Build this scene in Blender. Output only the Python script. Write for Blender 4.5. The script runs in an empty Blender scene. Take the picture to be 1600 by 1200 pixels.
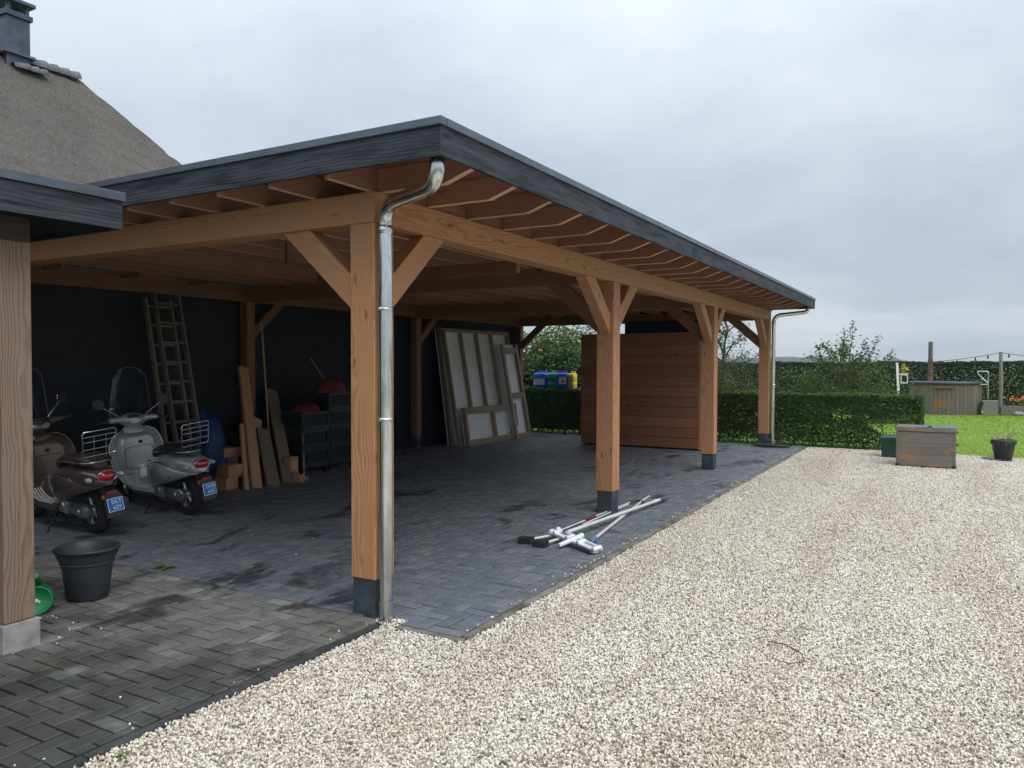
import bpy, bmesh, math, random
import numpy as np
from mathutils import Vector, Matrix, Euler

random.seed(7)
rng = np.random.default_rng(7)
R = math.radians
scene = bpy.context.scene
COL = scene.collection

# ------------------------------------------------------------------ camera
cam_d = bpy.data.cameras.new('camera')
cam = bpy.data.objects.new('camera', cam_d)
COL.objects.link(cam)
scene.camera = cam
cam_d.sensor_width = 36.0
cam_d.lens = 1204.6 / 1600 * 36.0
cam_d.clip_start = 0.05
cam_d.clip_end = 6000
CAM = Vector((3.242, -3.886, 1.657))
yaw, pitch, roll = -0.5185, -0.0254, 0.0019
fw = Vector((math.sin(yaw) * math.cos(pitch), math.cos(yaw) * math.cos(pitch), math.sin(pitch)))
rt = Vector((math.cos(yaw), -math.sin(yaw), 0))
up = rt.cross(fw)
r2 = rt * math.cos(roll) + up * math.sin(roll)
u2 = -rt * math.sin(roll) + up * math.cos(roll)
cam.matrix_world = Matrix(((r2.x, u2.x, -fw.x, CAM.x), (r2.y, u2.y, -fw.y, CAM.y), (r2.z, u2.z, -fw.z, CAM.z), (0, 0, 0, 1)))

# ------------------------------------------------------------------ node helpers
class NT:
    def __init__(s, tree):
        s.t = tree
    def n(s, typ, **kw):
        nd = s.t.nodes.new(typ)
        for k, v in kw.items():
            if k.startswith('i_'):
                nd.inputs[k[2:].replace('_', ' ')].default_value = v
            else:
                setattr(nd, k, v)
        return nd
    def l(s, a, b):
        s.t.links.new(a, b)
    def val(s, x, sock):
        if isinstance(x, (int, float)):
            sock.default_value = x
        elif isinstance(x, (tuple, list, Vector)):
            sock.default_value = x
        else:
            s.l(x, sock)
    def math(s, op, a, b=None, c=None, clamp=False):
        nd = s.n('ShaderNodeMath', operation=op, use_clamp=clamp)
        s.val(a, nd.inputs[0])
        if b is not None: s.val(b, nd.inputs[1])
        if c is not None: s.val(c, nd.inputs[2])
        return nd.outputs[0]
    def vmath(s, op, a, b=None, scale=None):
        nd = s.n('ShaderNodeVectorMath', operation=op)
        s.val(a, nd.inputs[0])
        if b is not None: s.val(b, nd.inputs[1])
        if scale is not None: s.val(scale, nd.inputs['Scale'])
        return nd.outputs['Value'] if op in ('LENGTH', 'DOT_PRODUCT', 'DISTANCE') else nd.outputs[0]
    def mix(s, f, a, b, typ='MIX'):
        nd = s.n('ShaderNodeMix', data_type='RGBA', blend_type=typ)
        s.val(f, nd.inputs[0]); 
        for x, i in ((a, 6), (b, 7)):
            if isinstance(x, (tuple, list)) and len(x) == 3: x = (*x, 1)
            s.val(x, nd.inputs[i])
        return nd.outputs[2]
    def ramp(s, f, stops, interp='LINEAR'):
        nd = s.n('ShaderNodeValToRGB')
        cr = nd.color_ramp; cr.interpolation = interp
        while len(cr.elements) > 1: cr.elements.remove(cr.elements[-1])
        for i, (p, c) in enumerate(stops):
            e = cr.elements[0] if i == 0 else cr.elements.new(p)
            e.position = p
            e.color = (c, c, c, 1) if isinstance(c, (int, float)) else (*c[:3], 1)
        s.val(f, nd.inputs[0])
        return nd.outputs[0]
    def noise(s, vec, scale, detail=4, rough=.55, dist=0, color=False):
        nd = s.n('ShaderNodeTexNoise')
        nd.inputs['Scale'].default_value = scale; nd.inputs['Detail'].default_value = detail
        nd.inputs['Roughness'].default_value = rough; nd.inputs['Distortion'].default_value = dist
        if vec is not None: s.l(vec, nd.inputs['Vector'])
        return nd.outputs['Color' if color else 'Fac']
    def smooth(s, x, a, b):
        nd = s.n('ShaderNodeMapRange', interpolation_type='SMOOTHSTEP')
        s.val(x, nd.inputs[0]); nd.inputs[1].default_value = a; nd.inputs[2].default_value = b
        return nd.outputs[0]

def new_mat(name):
    m = bpy.data.materials.new(name); m.use_nodes = True
    m.node_tree.nodes.clear()
    t = NT(m.node_tree)
    out = t.n('ShaderNodeOutputMaterial'); b = t.n('ShaderNodeBsdfPrincipled')
    t.l(b.outputs[0], out.inputs[0])
    return m, t, b, out

# ------------------------------------------------------------------ world: overcast sky
SUN_ELEV, SUN_AZ = R(52), R(118)      # azimuth measured from +Y towards +X
world = bpy.data.worlds.new('World'); scene.world = world
world.use_nodes = True
wt = NT(world.node_tree); world.node_tree.nodes.clear()
wout = wt.n('ShaderNodeOutputWorld'); wbg = wt.n('ShaderNodeBackground')
wt.l(wbg.outputs[0], wout.inputs[0])
wbg.inputs['Strength'].default_value = 0.1
skyn = wt.n('ShaderNodeTexSky', sky_type='NISHITA', sun_disc=False, sun_elevation=SUN_ELEV, sun_rotation=SUN_AZ)
tc = wt.n('ShaderNodeTexCoord')
sep = wt.n('ShaderNodeSeparateXYZ'); wt.l(tc.outputs['Generated'], sep.inputs[0])
zc = wt.math('MAXIMUM', sep.outputs['Z'], 0.0)
den = wt.math('ADD', zc, 0.22)
comb = wt.n('ShaderNodeCombineXYZ')
wt.l(wt.math('DIVIDE', sep.outputs['X'], den), comb.inputs[0]); wt.l(wt.math('DIVIDE', sep.outputs['Y'], den), comb.inputs[1])
comb.inputs[2].default_value = 3.7
cl1 = wt.noise(comb.outputs[0], 0.85, 6, .52, .35)
cl2 = wt.noise(comb.outputs[0], 2.1, 5, .5, .2)
cl = wt.math('ADD', wt.math('MULTIPLY', cl1, .8), wt.math('MULTIPLY', cl2, .2))
cloud = wt.ramp(cl, [(.34, (4.1, 4.75, 5.6)), (.46, (4.7, 5.3, 6.1)), (.56, (5.6, 6.15, 6.8)), (.68, (6.5, 6.95, 7.5))])
# overcast layer: brighter overhead than at the horizon (CIE overcast distribution, softened)
grad = wt.math('ADD', wt.math('MULTIPLY', wt.math('MULTIPLY', zc, zc), 1.9), 0.79)
cl_lit = wt.vmath('SCALE', cloud, scale=grad)
mixn = wt.mix(0.9, skyn.outputs[0], cl_lit)
wt.l(mixn, wbg.inputs['Color'])

# ------------------------------------------------------------------ sun behind the clouds
sd = bpy.data.lights.new('sun', 'SUN'); so = bpy.data.objects.new('sun', sd); COL.objects.link(so)
sd.energy = 1.4; sd.angle = R(45); sd.color = (1, .97, .92)
sdir = Vector((math.sin(SUN_AZ) * math.cos(SUN_ELEV), math.cos(SUN_AZ) * math.cos(SUN_ELEV), math.sin(SUN_ELEV)))
so.rotation_euler = sdir.to_track_quat('Z', 'Y').to_euler()
so.location = sdir * 60

vs = scene.view_settings
vs.view_transform = 'Standard'; vs.look = 'None'; vs.gamma = 1; vs.use_curve_mapping = False
vs.exposure = 0.47
scene.cycles.use_denoising = True
scene.cycles.max_bounces = 8
scene.cycles.diffuse_bounces = 4
scene.cycles.transparent_max_bounces = 12

# ------------------------------------------------------------------ object helpers
WM = {}
def link(o, parent=None, mw=None):
    COL.objects.link(o)
    mw = mw or Matrix.Identity(4)
    WM[o] = mw
    if parent is not None:
        o.parent = parent
        o.matrix_parent_inverse = WM[parent].inverted()
    o.matrix_basis = mw
    return o
def tag(o, label=None, cat=None, group=None, kind=None):
    if label: o['label'] = label
    if cat: o['category'] = cat
    if group: o['group'] = group
    if kind: o['kind'] = kind
    return o
def thing(name, label, cat, loc=(0, 0, 0), group=None, rot=None):
    o = bpy.data.objects.new(name, None)
    o.empty_display_size = .1
    mw = Matrix.Translation(loc)
    if rot is not None: mw = mw @ rot
    link(o, None, mw)
    return tag(o, label, cat, group)

def box_geo(x0, x1, y0, y1, z0, z1):
    v = [(x0, y0, z0), (x1, y0, z0), (x1, y1, z0), (x0, y1, z0), (x0, y0, z1), (x1, y0, z1), (x1, y1, z1), (x0, y1, z1)]
    f = [(0, 3, 2, 1), (4, 5, 6, 7), (0, 1, 5, 4), (1, 2, 6, 5), (2, 3, 7, 6), (3, 0, 4, 7)]
    return v, f

class MB:
    def __init__(s):
        s.v, s.f, s.sm = [], [], []
    def add(s, v, f, M=None, smooth=False):
        o = len(s.v)
        s.v += [tuple(M @ Vector(p)) if M is not None else tuple(p) for p in v]
        s.f += [tuple(i + o for i in q) for q in f]
        s.sm += [smooth] * len(f)
        return s
    def box(s, x0, x1, y0, y1, z0, z1, M=None):
        return s.add(*box_geo(x0, x1, y0, y1, z0, z1), M=M)
    def tube(s, pts, r, n=10, caps=True, M=None, closed=False):
        pts = [Vector(p) for p in pts]
        rs = r if isinstance(r, (list, tuple)) else [r] * len(pts)
        N = len(pts); v = []; f = []
        prev = None
        for i, p in enumerate(pts):
            a = pts[i - 1] if (i > 0 or closed) else p
            b = pts[(i + 1) % N] if (i < N - 1 or closed) else p
            t = (b - a).normalized()
            if prev is None:
                h = Vector((0, 0, 1)) if abs(t.z) < .9 else Vector((1, 0, 0))
                nx = t.cross(h).normalized()
            else:
                nx = (prev - t * prev.dot(t)).normalized()
            prev = nx; ny = t.cross(nx)
            for k in range(n):
                an = 2 * math.pi * k / n
                v.append(p + (nx * math.cos(an) + ny * math.sin(an)) * rs[i])
        for i in range(N if closed else N - 1):
            j = (i + 1) % N
            for k in range(n):
                k2 = (k + 1) % n
                f.append((i * n + k, i * n + k2, j * n + k2, j * n + k))
        s.add(v, f, M, True)
        if caps and not closed:
            s.add(v[:n], [tuple(range(n))][::1], M); s.add(v[-n:], [tuple(reversed(range(n)))], M)
        return s
    def lathe(s, prof, n=24, M=None, smooth=True, axis='Z'):
        v = []; f = []
        for (r, z) in prof:
            for k in range(n):
                a = 2 * math.pi * k / n
                p = (r * math.cos(a), r * math.sin(a), z)
                if axis == 'Y': p = (p[0], p[2], p[1])
                if axis == 'X': p = (p[2], p[0], p[1])
                v.append(p)
        for i in range(len(prof) - 1):
            for k in range(n):
                k2 = (k + 1) % n
                f.append((i * n + k, i * n + k2, (i + 1) * n + k2, (i + 1) * n + k))
        return s.add(v, f, M, smooth)
    def ell(s, c, r, n=20, m=12, M=None, power=1.0):
        v = []; f = []
        for i in range(m + 1):
            th = math.pi * i / m
            for k in range(n):
                a = 2 * math.pi * k / n
                def sp(x): return math.copysign(abs(x) ** power, x)
                v.append((c[0] + r[0] * sp(math.sin(th)) * sp(math.cos(a)), c[1] + r[1] * sp(math.sin(th)) * sp(math.sin(a)), c[2] + r[2] * sp(math.cos(th))))
        for i in range(m):
            for k in range(n):
                k2 = (k + 1) % n
                f.append((i * n + k, (i + 1) * n + k, (i + 1) * n + k2, i * n + k2))
        return s.add(v, f, M, True)
    def loft(s, rings, M=None, caps=True, smooth=True, closed=True):
        n = len(rings[0]); v = [p for r in rings for p in r]; f = []
        for i in range(len(rings) - 1):
            for k in range(n if closed else n - 1):
                k2 = (k + 1) % n
                f.append((i * n + k, i * n + k2, (i + 1) * n + k2, (i + 1) * n + k))
        s.add(v, f, M, smooth)
        if caps and closed:
            s.add(rings[0], [tuple(reversed(range(n)))], M); s.add(rings[-1], [tuple(range(n))], M)
        return s
    def grid(s, P, M=None, smooth=True):
        a, b = len(P), len(P[0]); v = [p for r in P for p in r]; f = []
        for i in range(a - 1):
            for j in range(b - 1):
                f.append((i * b + j, i * b + j + 1, (i + 1) * b + j + 1, (i + 1) * b + j))
        return s.add(v, f, M, smooth)
    def mesh(s, name, mat, bevel=0, seg=2):
        me = bpy.data.meshes.new(name)
        me.from_pydata(s.v, [], s.f)
        me.polygons.foreach_set('use_smooth', s.sm)
        if mat: me.materials.append(mat)
        bm = bmesh.new(); bm.from_mesh(me)
        bmesh.ops.recalc_face_normals(bm, faces=bm.faces)
        if bevel:
            es = [e for e in bm.edges if len(e.link_faces) == 2 and e.calc_face_angle() > .6]
            bmesh.ops.bevel(bm, geom=es, offset=bevel, segments=seg, affect='EDGES', profile=.6)
        bm.to_mesh(me); bm.free()
        me.update()
        return me
    def build(s, name, mat, parent=None, bevel=0, mw=None, seg=2):
        return link(bpy.data.objects.new(name, s.mesh(name, mat, bevel, seg)), parent, mw)

def box(name, x0, x1, y0, y1, z0, z1, mat, parent=None, bevel=0):
    """axis-aligned block; its mesh is centred on its own origin"""
    c = Vector(((x0 + x1) / 2, (y0 + y1) / 2, (z0 + z1) / 2))
    m = MB().box(x0 - c.x, x1 - c.x, y0 - c.y, y1 - c.y, z0 - c.z, z1 - c.z)
    return m.build(name, mat, parent, bevel, Matrix.Translation(c))

def frame_m(p0, p1, upv=(0, 0, 1)):
    """matrix with local X from p0 to p1, origin at the middle"""
    p0, p1 = Vector(p0), Vector(p1); x = (p1 - p0).normalized()
    u = Vector(upv)
    if abs(x.dot(u)) > .98: u = Vector((0, 1, 0))
    y = u.cross(x).normalized(); z = x.cross(y); c = (p0 + p1) / 2
    return Matrix(((x.x, y.x, z.x, c.x), (x.y, y.y, z.y, c.y), (x.z, y.z, z.z, c.z), (0, 0, 0, 1))), (p1 - p0).length
def beam(name, p0, p1, w, h, mat, parent=None, bevel=.006, upv=(0, 0, 1), e0=0, e1=0, nseg=1):
    """timber from p0 to p1 (centre line), width w across, height h; e0/e1 shift the top of each end (cut angle)"""
    M, L = frame_m(p0, p1, upv)
    v = [(-L / 2 - e0, -w / 2, -h / 2), (L / 2 - e1, -w / 2, -h / 2), (L / 2 - e1, w / 2, -h / 2), (-L / 2 - e0, w / 2, -h / 2),
         (-L / 2 + e0, -w / 2, h / 2), (L / 2 + e1, -w / 2, h / 2), (L / 2 + e1, w / 2, h / 2), (-L / 2 + e0, w / 2, h / 2)]
    f = box_geo(0, 1, 0, 1, 0, 1)[1]
    return MB().add(v, f).build(name, mat, parent, bevel, M)

def text_mesh(name, body, size, mat, parent, mw, extrude=.001, align='CENTER', shear=0, spacing=1.0):
    cu = bpy.data.curves.new(name, 'FONT'); cu.body = body; cu.size = size; cu.extrude = extrude
    cu.align_x = align; cu.align_y = 'CENTER'; cu.shear = shear; cu.resolution_u = 2; cu.space_character = spacing
    o = bpy.data.objects.new(name, cu)
    COL.objects.link(o)
    me = bpy.data.meshes.new_from_object(o)
    COL.objects.unlink(o); bpy.data.objects.remove(o)
    me.materials.clear(); me.materials.append(mat)
    return link(bpy.data.objects.new(name, me), parent, mw)
# ------------------------------------------------------------------ materials
def simple(name, col, rough=.6, metal=0, bump=0, bscale=60, var=.12, vscale=4, spec=.5, coat=0):
    m, t, b, _ = new_mat(name)
    tcn = t.n('ShaderNodeTexCoord'); oi = t.n('ShaderNodeObjectInfo')
    vec = t.vmath('ADD', tcn.outputs['Object'], t.vmath('SCALE', (13.1, 7.7, 5.3), scale=oi.outputs['Random']))
    nz = t.noise(vec, vscale, 5, .6)
    dark = tuple(c * (1 - var * 1.6) for c in col); lite = tuple(min(1, c * (1 + var)) for c in col)
    t.l(t.mix(t.smooth(nz, .3, .7), dark, lite), b.inputs['Base Color'])
    t.l(t.math('ADD', t.math('MULTIPLY', t.noise(vec, vscale * 3, 3), .2), rough - .1), b.inputs['Roughness'])
    b.inputs['Metallic'].default_value = metal
    b.inputs['Specular IOR Level'].default_value = spec
    b.inputs['Coat Weight'].default_value = coat
    if bump:
        bn = t.n('ShaderNodeBump'); bn.inputs['Strength'].default_value = bump; bn.inputs['Distance'].default_value = .01
        t.l(t.noise(vec, bscale, 4), bn.inputs['Height']); t.l(bn.outputs[0], b.inputs['Normal'])
    return m

def wood(name, lite, dark, ring=420, rcon=.5, knot=.8, rough=.62, bump=.25, weather=None, wcol=(.25, .23, .2), fine=.35, stain=None, stain_mask=None, tone=.25):
    """timber with the grain along the object's local X: growth rings round an off-centre pith, fine fibres and knots"""
    m, t, b, _ = new_mat(name)
    tcn = t.n('ShaderNodeTexCoord'); oi = t.n('ShaderNodeObjectInfo'); rnd = oi.outputs['Random']
    base = t.vmath('ADD', tcn.outputs['Object'], t.vmath('SCALE', (31.0, 0, 0), scale=rnd))
    wn = t.n('ShaderNodeTexWhiteNoise', noise_dimensions='1D'); t.l(rnd, wn.inputs['W'])
    off = t.vmath('MULTIPLY', t.vmath('SUBTRACT', wn.outputs['Color'], (.5, .5, .5)), (0, .14, .14))
    base = t.vmath('ADD', base, off)
    base = t.vmath('ADD', base, (0, .031, -.047))
    lowv = t.vmath('MULTIPLY', base, (.55, 2.5, 2.5))
    dn = t.vmath('SUBTRACT', t.noise(lowv, 1.6, 3, .5, color=True), (.5, .5, .5))
    dist = t.vmath('ADD', t.vmath('MULTIPLY', base, (0, 1, 1)), t.vmath('MULTIPLY', dn, (0, .13, .13)))
    r = t.vmath('LENGTH', dist)
    s = t.math('SINE', t.math('MULTIPLY', r, ring))
    s = t.math('ADD', t.math('MULTIPLY', s, .5), .5)
    s = t.math('POWER', s, 1.8)
    fibre = t.noise(t.vmath('MULTIPLY', base, (3.5, 110, 110)), 1.0, 4, .6)
    patch = t.noise(t.vmath('MULTIPLY', base, (1.0, 5, 5)), 1.4, 4, .6)
    g = t.math('ADD', t.math('MULTIPLY', s, rcon), t.math('MULTIPLY', t.math('SUBTRACT', fibre, .5), fine * 2))
    g = t.math('ADD', g, t.math('MULTIPLY', t.math('SUBTRACT', patch, .5), tone * 2.2), clamp=True)
    col = t.mix(g, lite, dark)
    # tone of each piece
    tonef = t.math('ADD', t.math('MULTIPLY', wn.outputs['Value'], tone), 1 - tone / 2)
    col = t.vmath('SCALE', col, scale=tonef)
    vo = t.n('ShaderNodeTexVoronoi'); vo.inputs['Scale'].default_value = 1.0
    t.l(t.vmath('MULTIPLY', base, (2.3, 7, 7)), vo.inputs['Vector'])
    kd = t.math('ADD', vo.outputs['Distance'], t.math('MULTIPLY', t.math('SUBTRACT', patch, .5), .1))
    kn = t.math('SUBTRACT', 1.0, t.smooth(kd, .05, .13))
    col = t.mix(t.math('MULTIPLY', kn, knot), col, tuple(c * .28 for c in dark))
    if weather:
        wz = t.noise(t.vmath('MULTIPLY', base, (1.2, 9, 9)), 2.0, 5, .6)
        col = t.mix(t.math('MULTIPLY', t.smooth(wz, .3, .62), weather), col, t.mix(fibre, tuple(c * .55 for c in wcol), wcol))
    if stain:
        gpos = t.n('ShaderNodeNewGeometry'); sn = t.noise(t.vmath('MULTIPLY', gpos.outputs['Position'], (1.5, .8, 3.4)), 1.6, 6, .68, .5)
        col = t.mix(t.smooth(sn, stain_mask[0], stain_mask[1]), col, stain)
    t.l(col, b.inputs['Base Color'])
    b.inputs['Roughness'].default_value = rough
    b.inputs['Specular IOR Level'].default_value = .3
    bn = t.n('ShaderNodeBump'); bn.inputs['Strength'].default_value = bump; bn.inputs['Distance'].default_value = .004
    t.l(t.math('ADD', fibre, t.math('MULTIPLY', s, .5)), bn.inputs['Height']); t.l(bn.outputs[0], b.inputs['Normal'])
    return m

M = {}
M['fir'] = wood('douglas_fir', (.475, .243, .122), (.275, .118, .052), rcon=.6, ring=620, knot=.6, tone=.16)
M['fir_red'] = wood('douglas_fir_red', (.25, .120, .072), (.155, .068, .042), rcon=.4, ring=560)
M['joist'] = wood('joist_fir', (.28, .14, .086), (.19, .09, .055), rcon=.35, ring=560, knot=.4)
M['edge'] = wood('pale_edge_fir', (.56, .36, .22), (.42, .25, .145), rcon=.3, ring=560, knot=.3)
M['tail'] = wood('rafter_fir', (.33, .15, .092), (.23, .098, .06), rcon=.35, ring=560, knot=.4)
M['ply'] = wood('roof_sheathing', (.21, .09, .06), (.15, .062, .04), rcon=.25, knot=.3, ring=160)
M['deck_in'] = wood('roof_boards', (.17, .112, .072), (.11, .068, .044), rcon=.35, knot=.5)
M['partition'] = wood('partition_boards', (.36, .155, .085), (.21, .075, .042), rcon=.5, ring=300)
M['oldpost'] = wood('weathered_post', (.25, .165, .115), (.10, .06, .042), rcon=.65, ring=480, weather=.4, wcol=(.26, .225, .185), bump=.8)
M['shaded_beam'] = wood('shaded_porch_beam', (.065, .042, .034), (.036, .022, .018), rcon=.5, ring=560)  # darker than the post: the overhang's shade is put into the colour
M['black_board'] = wood('black_stained_board', (.005, .009, .016), (.002, .0035, .006), rcon=.45, knot=.4, fine=.5, rough=.55)
M['fascia'] = wood('fascia_board', (.017, .021, .028), (.0045, .0058, .008), rcon=.9, ring=280, knot=.6, fine=.5, rough=.7, weather=.65, wcol=(.075, .088, .106), bump=.6, tone=.15)
M['plank'] = wood('sawn_plank', (.50, .29, .15), (.30, .15, .07), rcon=.45)
M['plank_grey'] = wood('aged_plank', (.24, .17, .115), (.13, .09, .06), rcon=.5, weather=.4)
M['stud'] = wood('rough_stud', (.40, .29, .19), (.22, .14, .09), rcon=.4, weather=.35, wcol=(.28, .24, .2))
M['chest'] = wood('weathered_chest', (.19, .165, .145), (.085, .072, .066), rcon=.35, ring=260, knot=.4, weather=.3, wcol=(.2, .185, .17), stain=(.42, .175, .05), stain_mask=(.55, .66))
M['tub'] = wood('tub_stave', (.17, .135, .11), (.08, .062, .052), rcon=.45, weather=.5, wcol=(.17, .155, .145), tone=.55)
M['tub_orange'] = wood('tub_stave_orange', (.17, .135, .11), (.08, .062, .052), rcon=.45, weather=.5, wcol=(.17, .155, .145), stain=(.27, .125, .05), stain_mask=(.42, .6))
M['ladderwood'] = wood('ladder_wood', (.17, .145, .13), (.095, .08, .072), rcon=.35, knot=.1)
M['greywood'] = wood('grey_pole', (.22, .20, .18), (.11, .1, .09), rcon=.4)
M['trim'] = simple('zinc_trim', (.12, .145, .17), .38, .55, var=.1)
M['chimney'] = simple('chimney_zinc', (.075, .09, .125), .5, .3, var=.2, vscale=3)
M['hardstone'] = simple('bluestone_foot', (.045, .055, .068), .6, bump=.3, bscale=140, var=.3, vscale=9)
M['concrete'] = simple('concrete_foot', (.30, .29, .275), .85, bump=.5, bscale=160, var=.22, vscale=7)
M['kerb'] = simple('kerb_concrete', (.20, .175, .145), .9, bump=.6, bscale=120, var=.35, vscale=5)
M['kerb_dark'] = simple('kerb_dark', (.045, .047, .05), .8, bump=.6, bscale=120, var=.35, vscale=5)
M['plastic_black'] = simple('black_plastic', (.022, .024, .028), .45, var=.15)
M['pot'] = simple('pot_plastic', (.028, .032, .042), .5, var=.2, bump=.1, bscale=90)
M['green_plastic'] = simple('green_plastic', (.012, .22, .07), .35, var=.1)
M['darkgreen'] = simple('dark_green_plastic', (.012, .055, .04), .4, var=.2)
M['white_plastic'] = simple('white_plastic', (.72, .73, .78), .45, var=.06)
M['white_panel'] = simple('white_panel', (.88, .88, .87), .7, var=.05, vscale=2)
M['white_paint'] = simple('white_paint', (.78, .78, .77), .5, var=.04)
M['alu'] = simple('aluminium_pole', (.72, .74, .70), .35, .35, var=.06)
M['tarp'] = simple('blue_tarp', (.008, .042, .17), .55, var=.45, bump=1, bscale=9)
M['red_cloth'] = simple('red_cloth', (.15, .012, .016), .7, var=.4, bump=.4, bscale=20)
M['crate'] = simple('crate_plastic', (.012, .022, .024), .45, var=.2)
M['jerry_blue'] = simple('jerrycan_blue', (.02, .11, .58), .35, var=.12)
M['jerry_green'] = simple('jerrycan_green', (.016, .30, .20), .35, var=.12)
M['jerry_yellow'] = simple('jerrycan_yellow', (.90, .68, .08), .4, var=.06)
M['paper'] = simple('paper_label', (.74, .76, .80), .6, var=.05)
M['ink'] = simple('label_ink', (.03, .03, .035), .6)
M['inkblue'] = simple('label_ink_blue', (.10, .19, .36), .6)
M['rust'] = simple('rusty_flue', (.16, .085, .06), .75, var=.3, vscale=6)
M['flue'] = simple('flue_steel', (.16, .15, .145), .5, .5, var=.2)
M['ridge'] = simple('ridge_tile', (.10, .10, .115), .6, var=.25, vscale=6, bump=.2)
M['lead'] = simple('lead_flashing', (.13, .14, .17), .6, .2, var=.2)
M['wire'] = simple('wire_black', (.02, .02, .022), .5)
M['chrome'] = simple('chrome', (.50, .51, .53), .16, 1, var=.05)
M['steel'] = simple('cast_alu', (.58, .59, .60), .30, .9, var=.2, vscale=9, bump=.2)
M['tyre'] = simple('tyre', (.018, .018, .019), .75, var=.2)
M['saddle'] = simple('saddle_vinyl', (.055, .035, .032), .38, var=.15)
M['saddle_black'] = simple('saddle_dark', (.03, .026, .028), .38, var=.15)
M['dark_steel'] = simple('dark_steel', (.03, .031, .034), .4, .4)
M['plate_blue'] = simple('plate_blue', (.012, .16, .46), .4, var=.04)
M['plate_white'] = simple('plate_white', (.72, .80, .86), .4, var=.03)
M['orange_lens'] = simple('orange_lens', (.35, .12, .02), .25, var=.05)
M['white_lens'] = simple('clear_lens', (.45, .46, .48), .15, var=.05)
M['brown_card'] = simple('offcut_end', (.40, .22, .11), .75, var=.2)
M['orange_flower'] = simple('orange_petals', (.75, .22, .02), .6, var=.2)
M['yellow_petal'] = simple('yellow_petals', (.65, .50, .08), .6)
M['twig'] = simple('twig_bark', (.07, .05, .035), .85, var=.3, vscale=20)
M['dead_leaf'] = simple('dead_leaf', (.16, .085, .04), .7, var=.3)
M['green_leaf'] = simple('fallen_leaf', (.09, .15, .035), .6, var=.3)
M['pale_stem'] = simple('dry_stem', (.30, .24, .15), .8, var=.2)
M['soil'] = simple('soil', (.035, .027, .02), .95, bump=.6, bscale=60, var=.3)

def paint(name, col):
    m, t, b, _ = new_mat(name)
    b.inputs['Base Color'].default_value = (*col, 1); b.inputs['Metallic'].default_value = .35
    b.inputs['Roughness'].default_value = .30; b.inputs['Coat Weight'].default_value = .9; b.inputs['Coat Roughness'].default_value = .04
    tcn = t.n('ShaderNodeTexCoord')
    t.l(t.mix(t.smooth(t.noise(tcn.outputs['Object'], 7, 4), .35, .7), tuple(c * .85 for c in col), col), b.inputs['Base Color'])
    return m
M['paint_brown'] = paint('paint_brown', (.115, .085, .074))
M['paint_grey'] = paint('paint_grey', (.52, .54, .56))
def redlens():
    m, t, b, _ = new_mat('red_lens')
    tcn = t.n('ShaderNodeTexCoord')
    wv = t.n('ShaderNodeTexWave'); wv.inputs['Scale'].default_value = 22; t.l(tcn.outputs['Object'], wv.inputs[0])
    t.l(t.mix(wv.outputs['Fac'], (.22, .006, .008), (.42, .012, .016)), b.inputs['Base Color'])
    b.inputs['Roughness'].default_value = .12; b.inputs['Coat Weight'].default_value = 1
    return m
M['red_lens'] = redlens()
def screen():
    m, t, b, out = new_mat('windscreen_acrylic')
    b.inputs['Base Color'].default_value = (.9, .95, .97, 1); b.inputs['Roughness'].default_value = .03
    tr = t.n('ShaderNodeBsdfTransparent'); tr.inputs[0].default_value = (.80, .85, .88, 1)
    gl = t.n('ShaderNodeBsdfGlossy'); gl.inputs['Roughness'].default_value = .04
    fr = t.n('ShaderNodeFresnel'); fr.inputs[0].default_value = 1.35
    mx = t.n('ShaderNodeMixShader'); t.l(fr.outputs[0], mx.inputs[0]); t.l(tr.outputs[0], mx.inputs[1]); t.l(gl.outputs[0], mx.inputs[2])
    t.l(mx.outputs[0], out.inputs[0])
    return m
M['screen'] = screen()

def galv():
    m, t, b, _ = new_mat('galvanised_pipe')
    tcn = t.n('ShaderNodeTexCoord'); v = tcn.outputs['Object']
    n1 = t.noise(t.vmath('MULTIPLY', v, (6, 6, 1.6)), 2.2, 6, .65, .6)
    vo = t.n('ShaderNodeTexVoronoi'); vo.inputs['Scale'].default_value = 60; t.l(v, vo.inputs['Vector'])
    c = t.mix(t.smooth(n1, .35, .65), (.60, .63, .65), (.80, .82, .82))
    c = t.mix(.02, c, vo.outputs['Color'])
    t.l(c, b.inputs['Base Color']); b.inputs['Metallic'].default_value = 1
    t.l(t.math('ADD', t.math('MULTIPLY', n1, .18), .14), b.inputs['Roughness'])
    return m
M['galv'] = galv()

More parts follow.
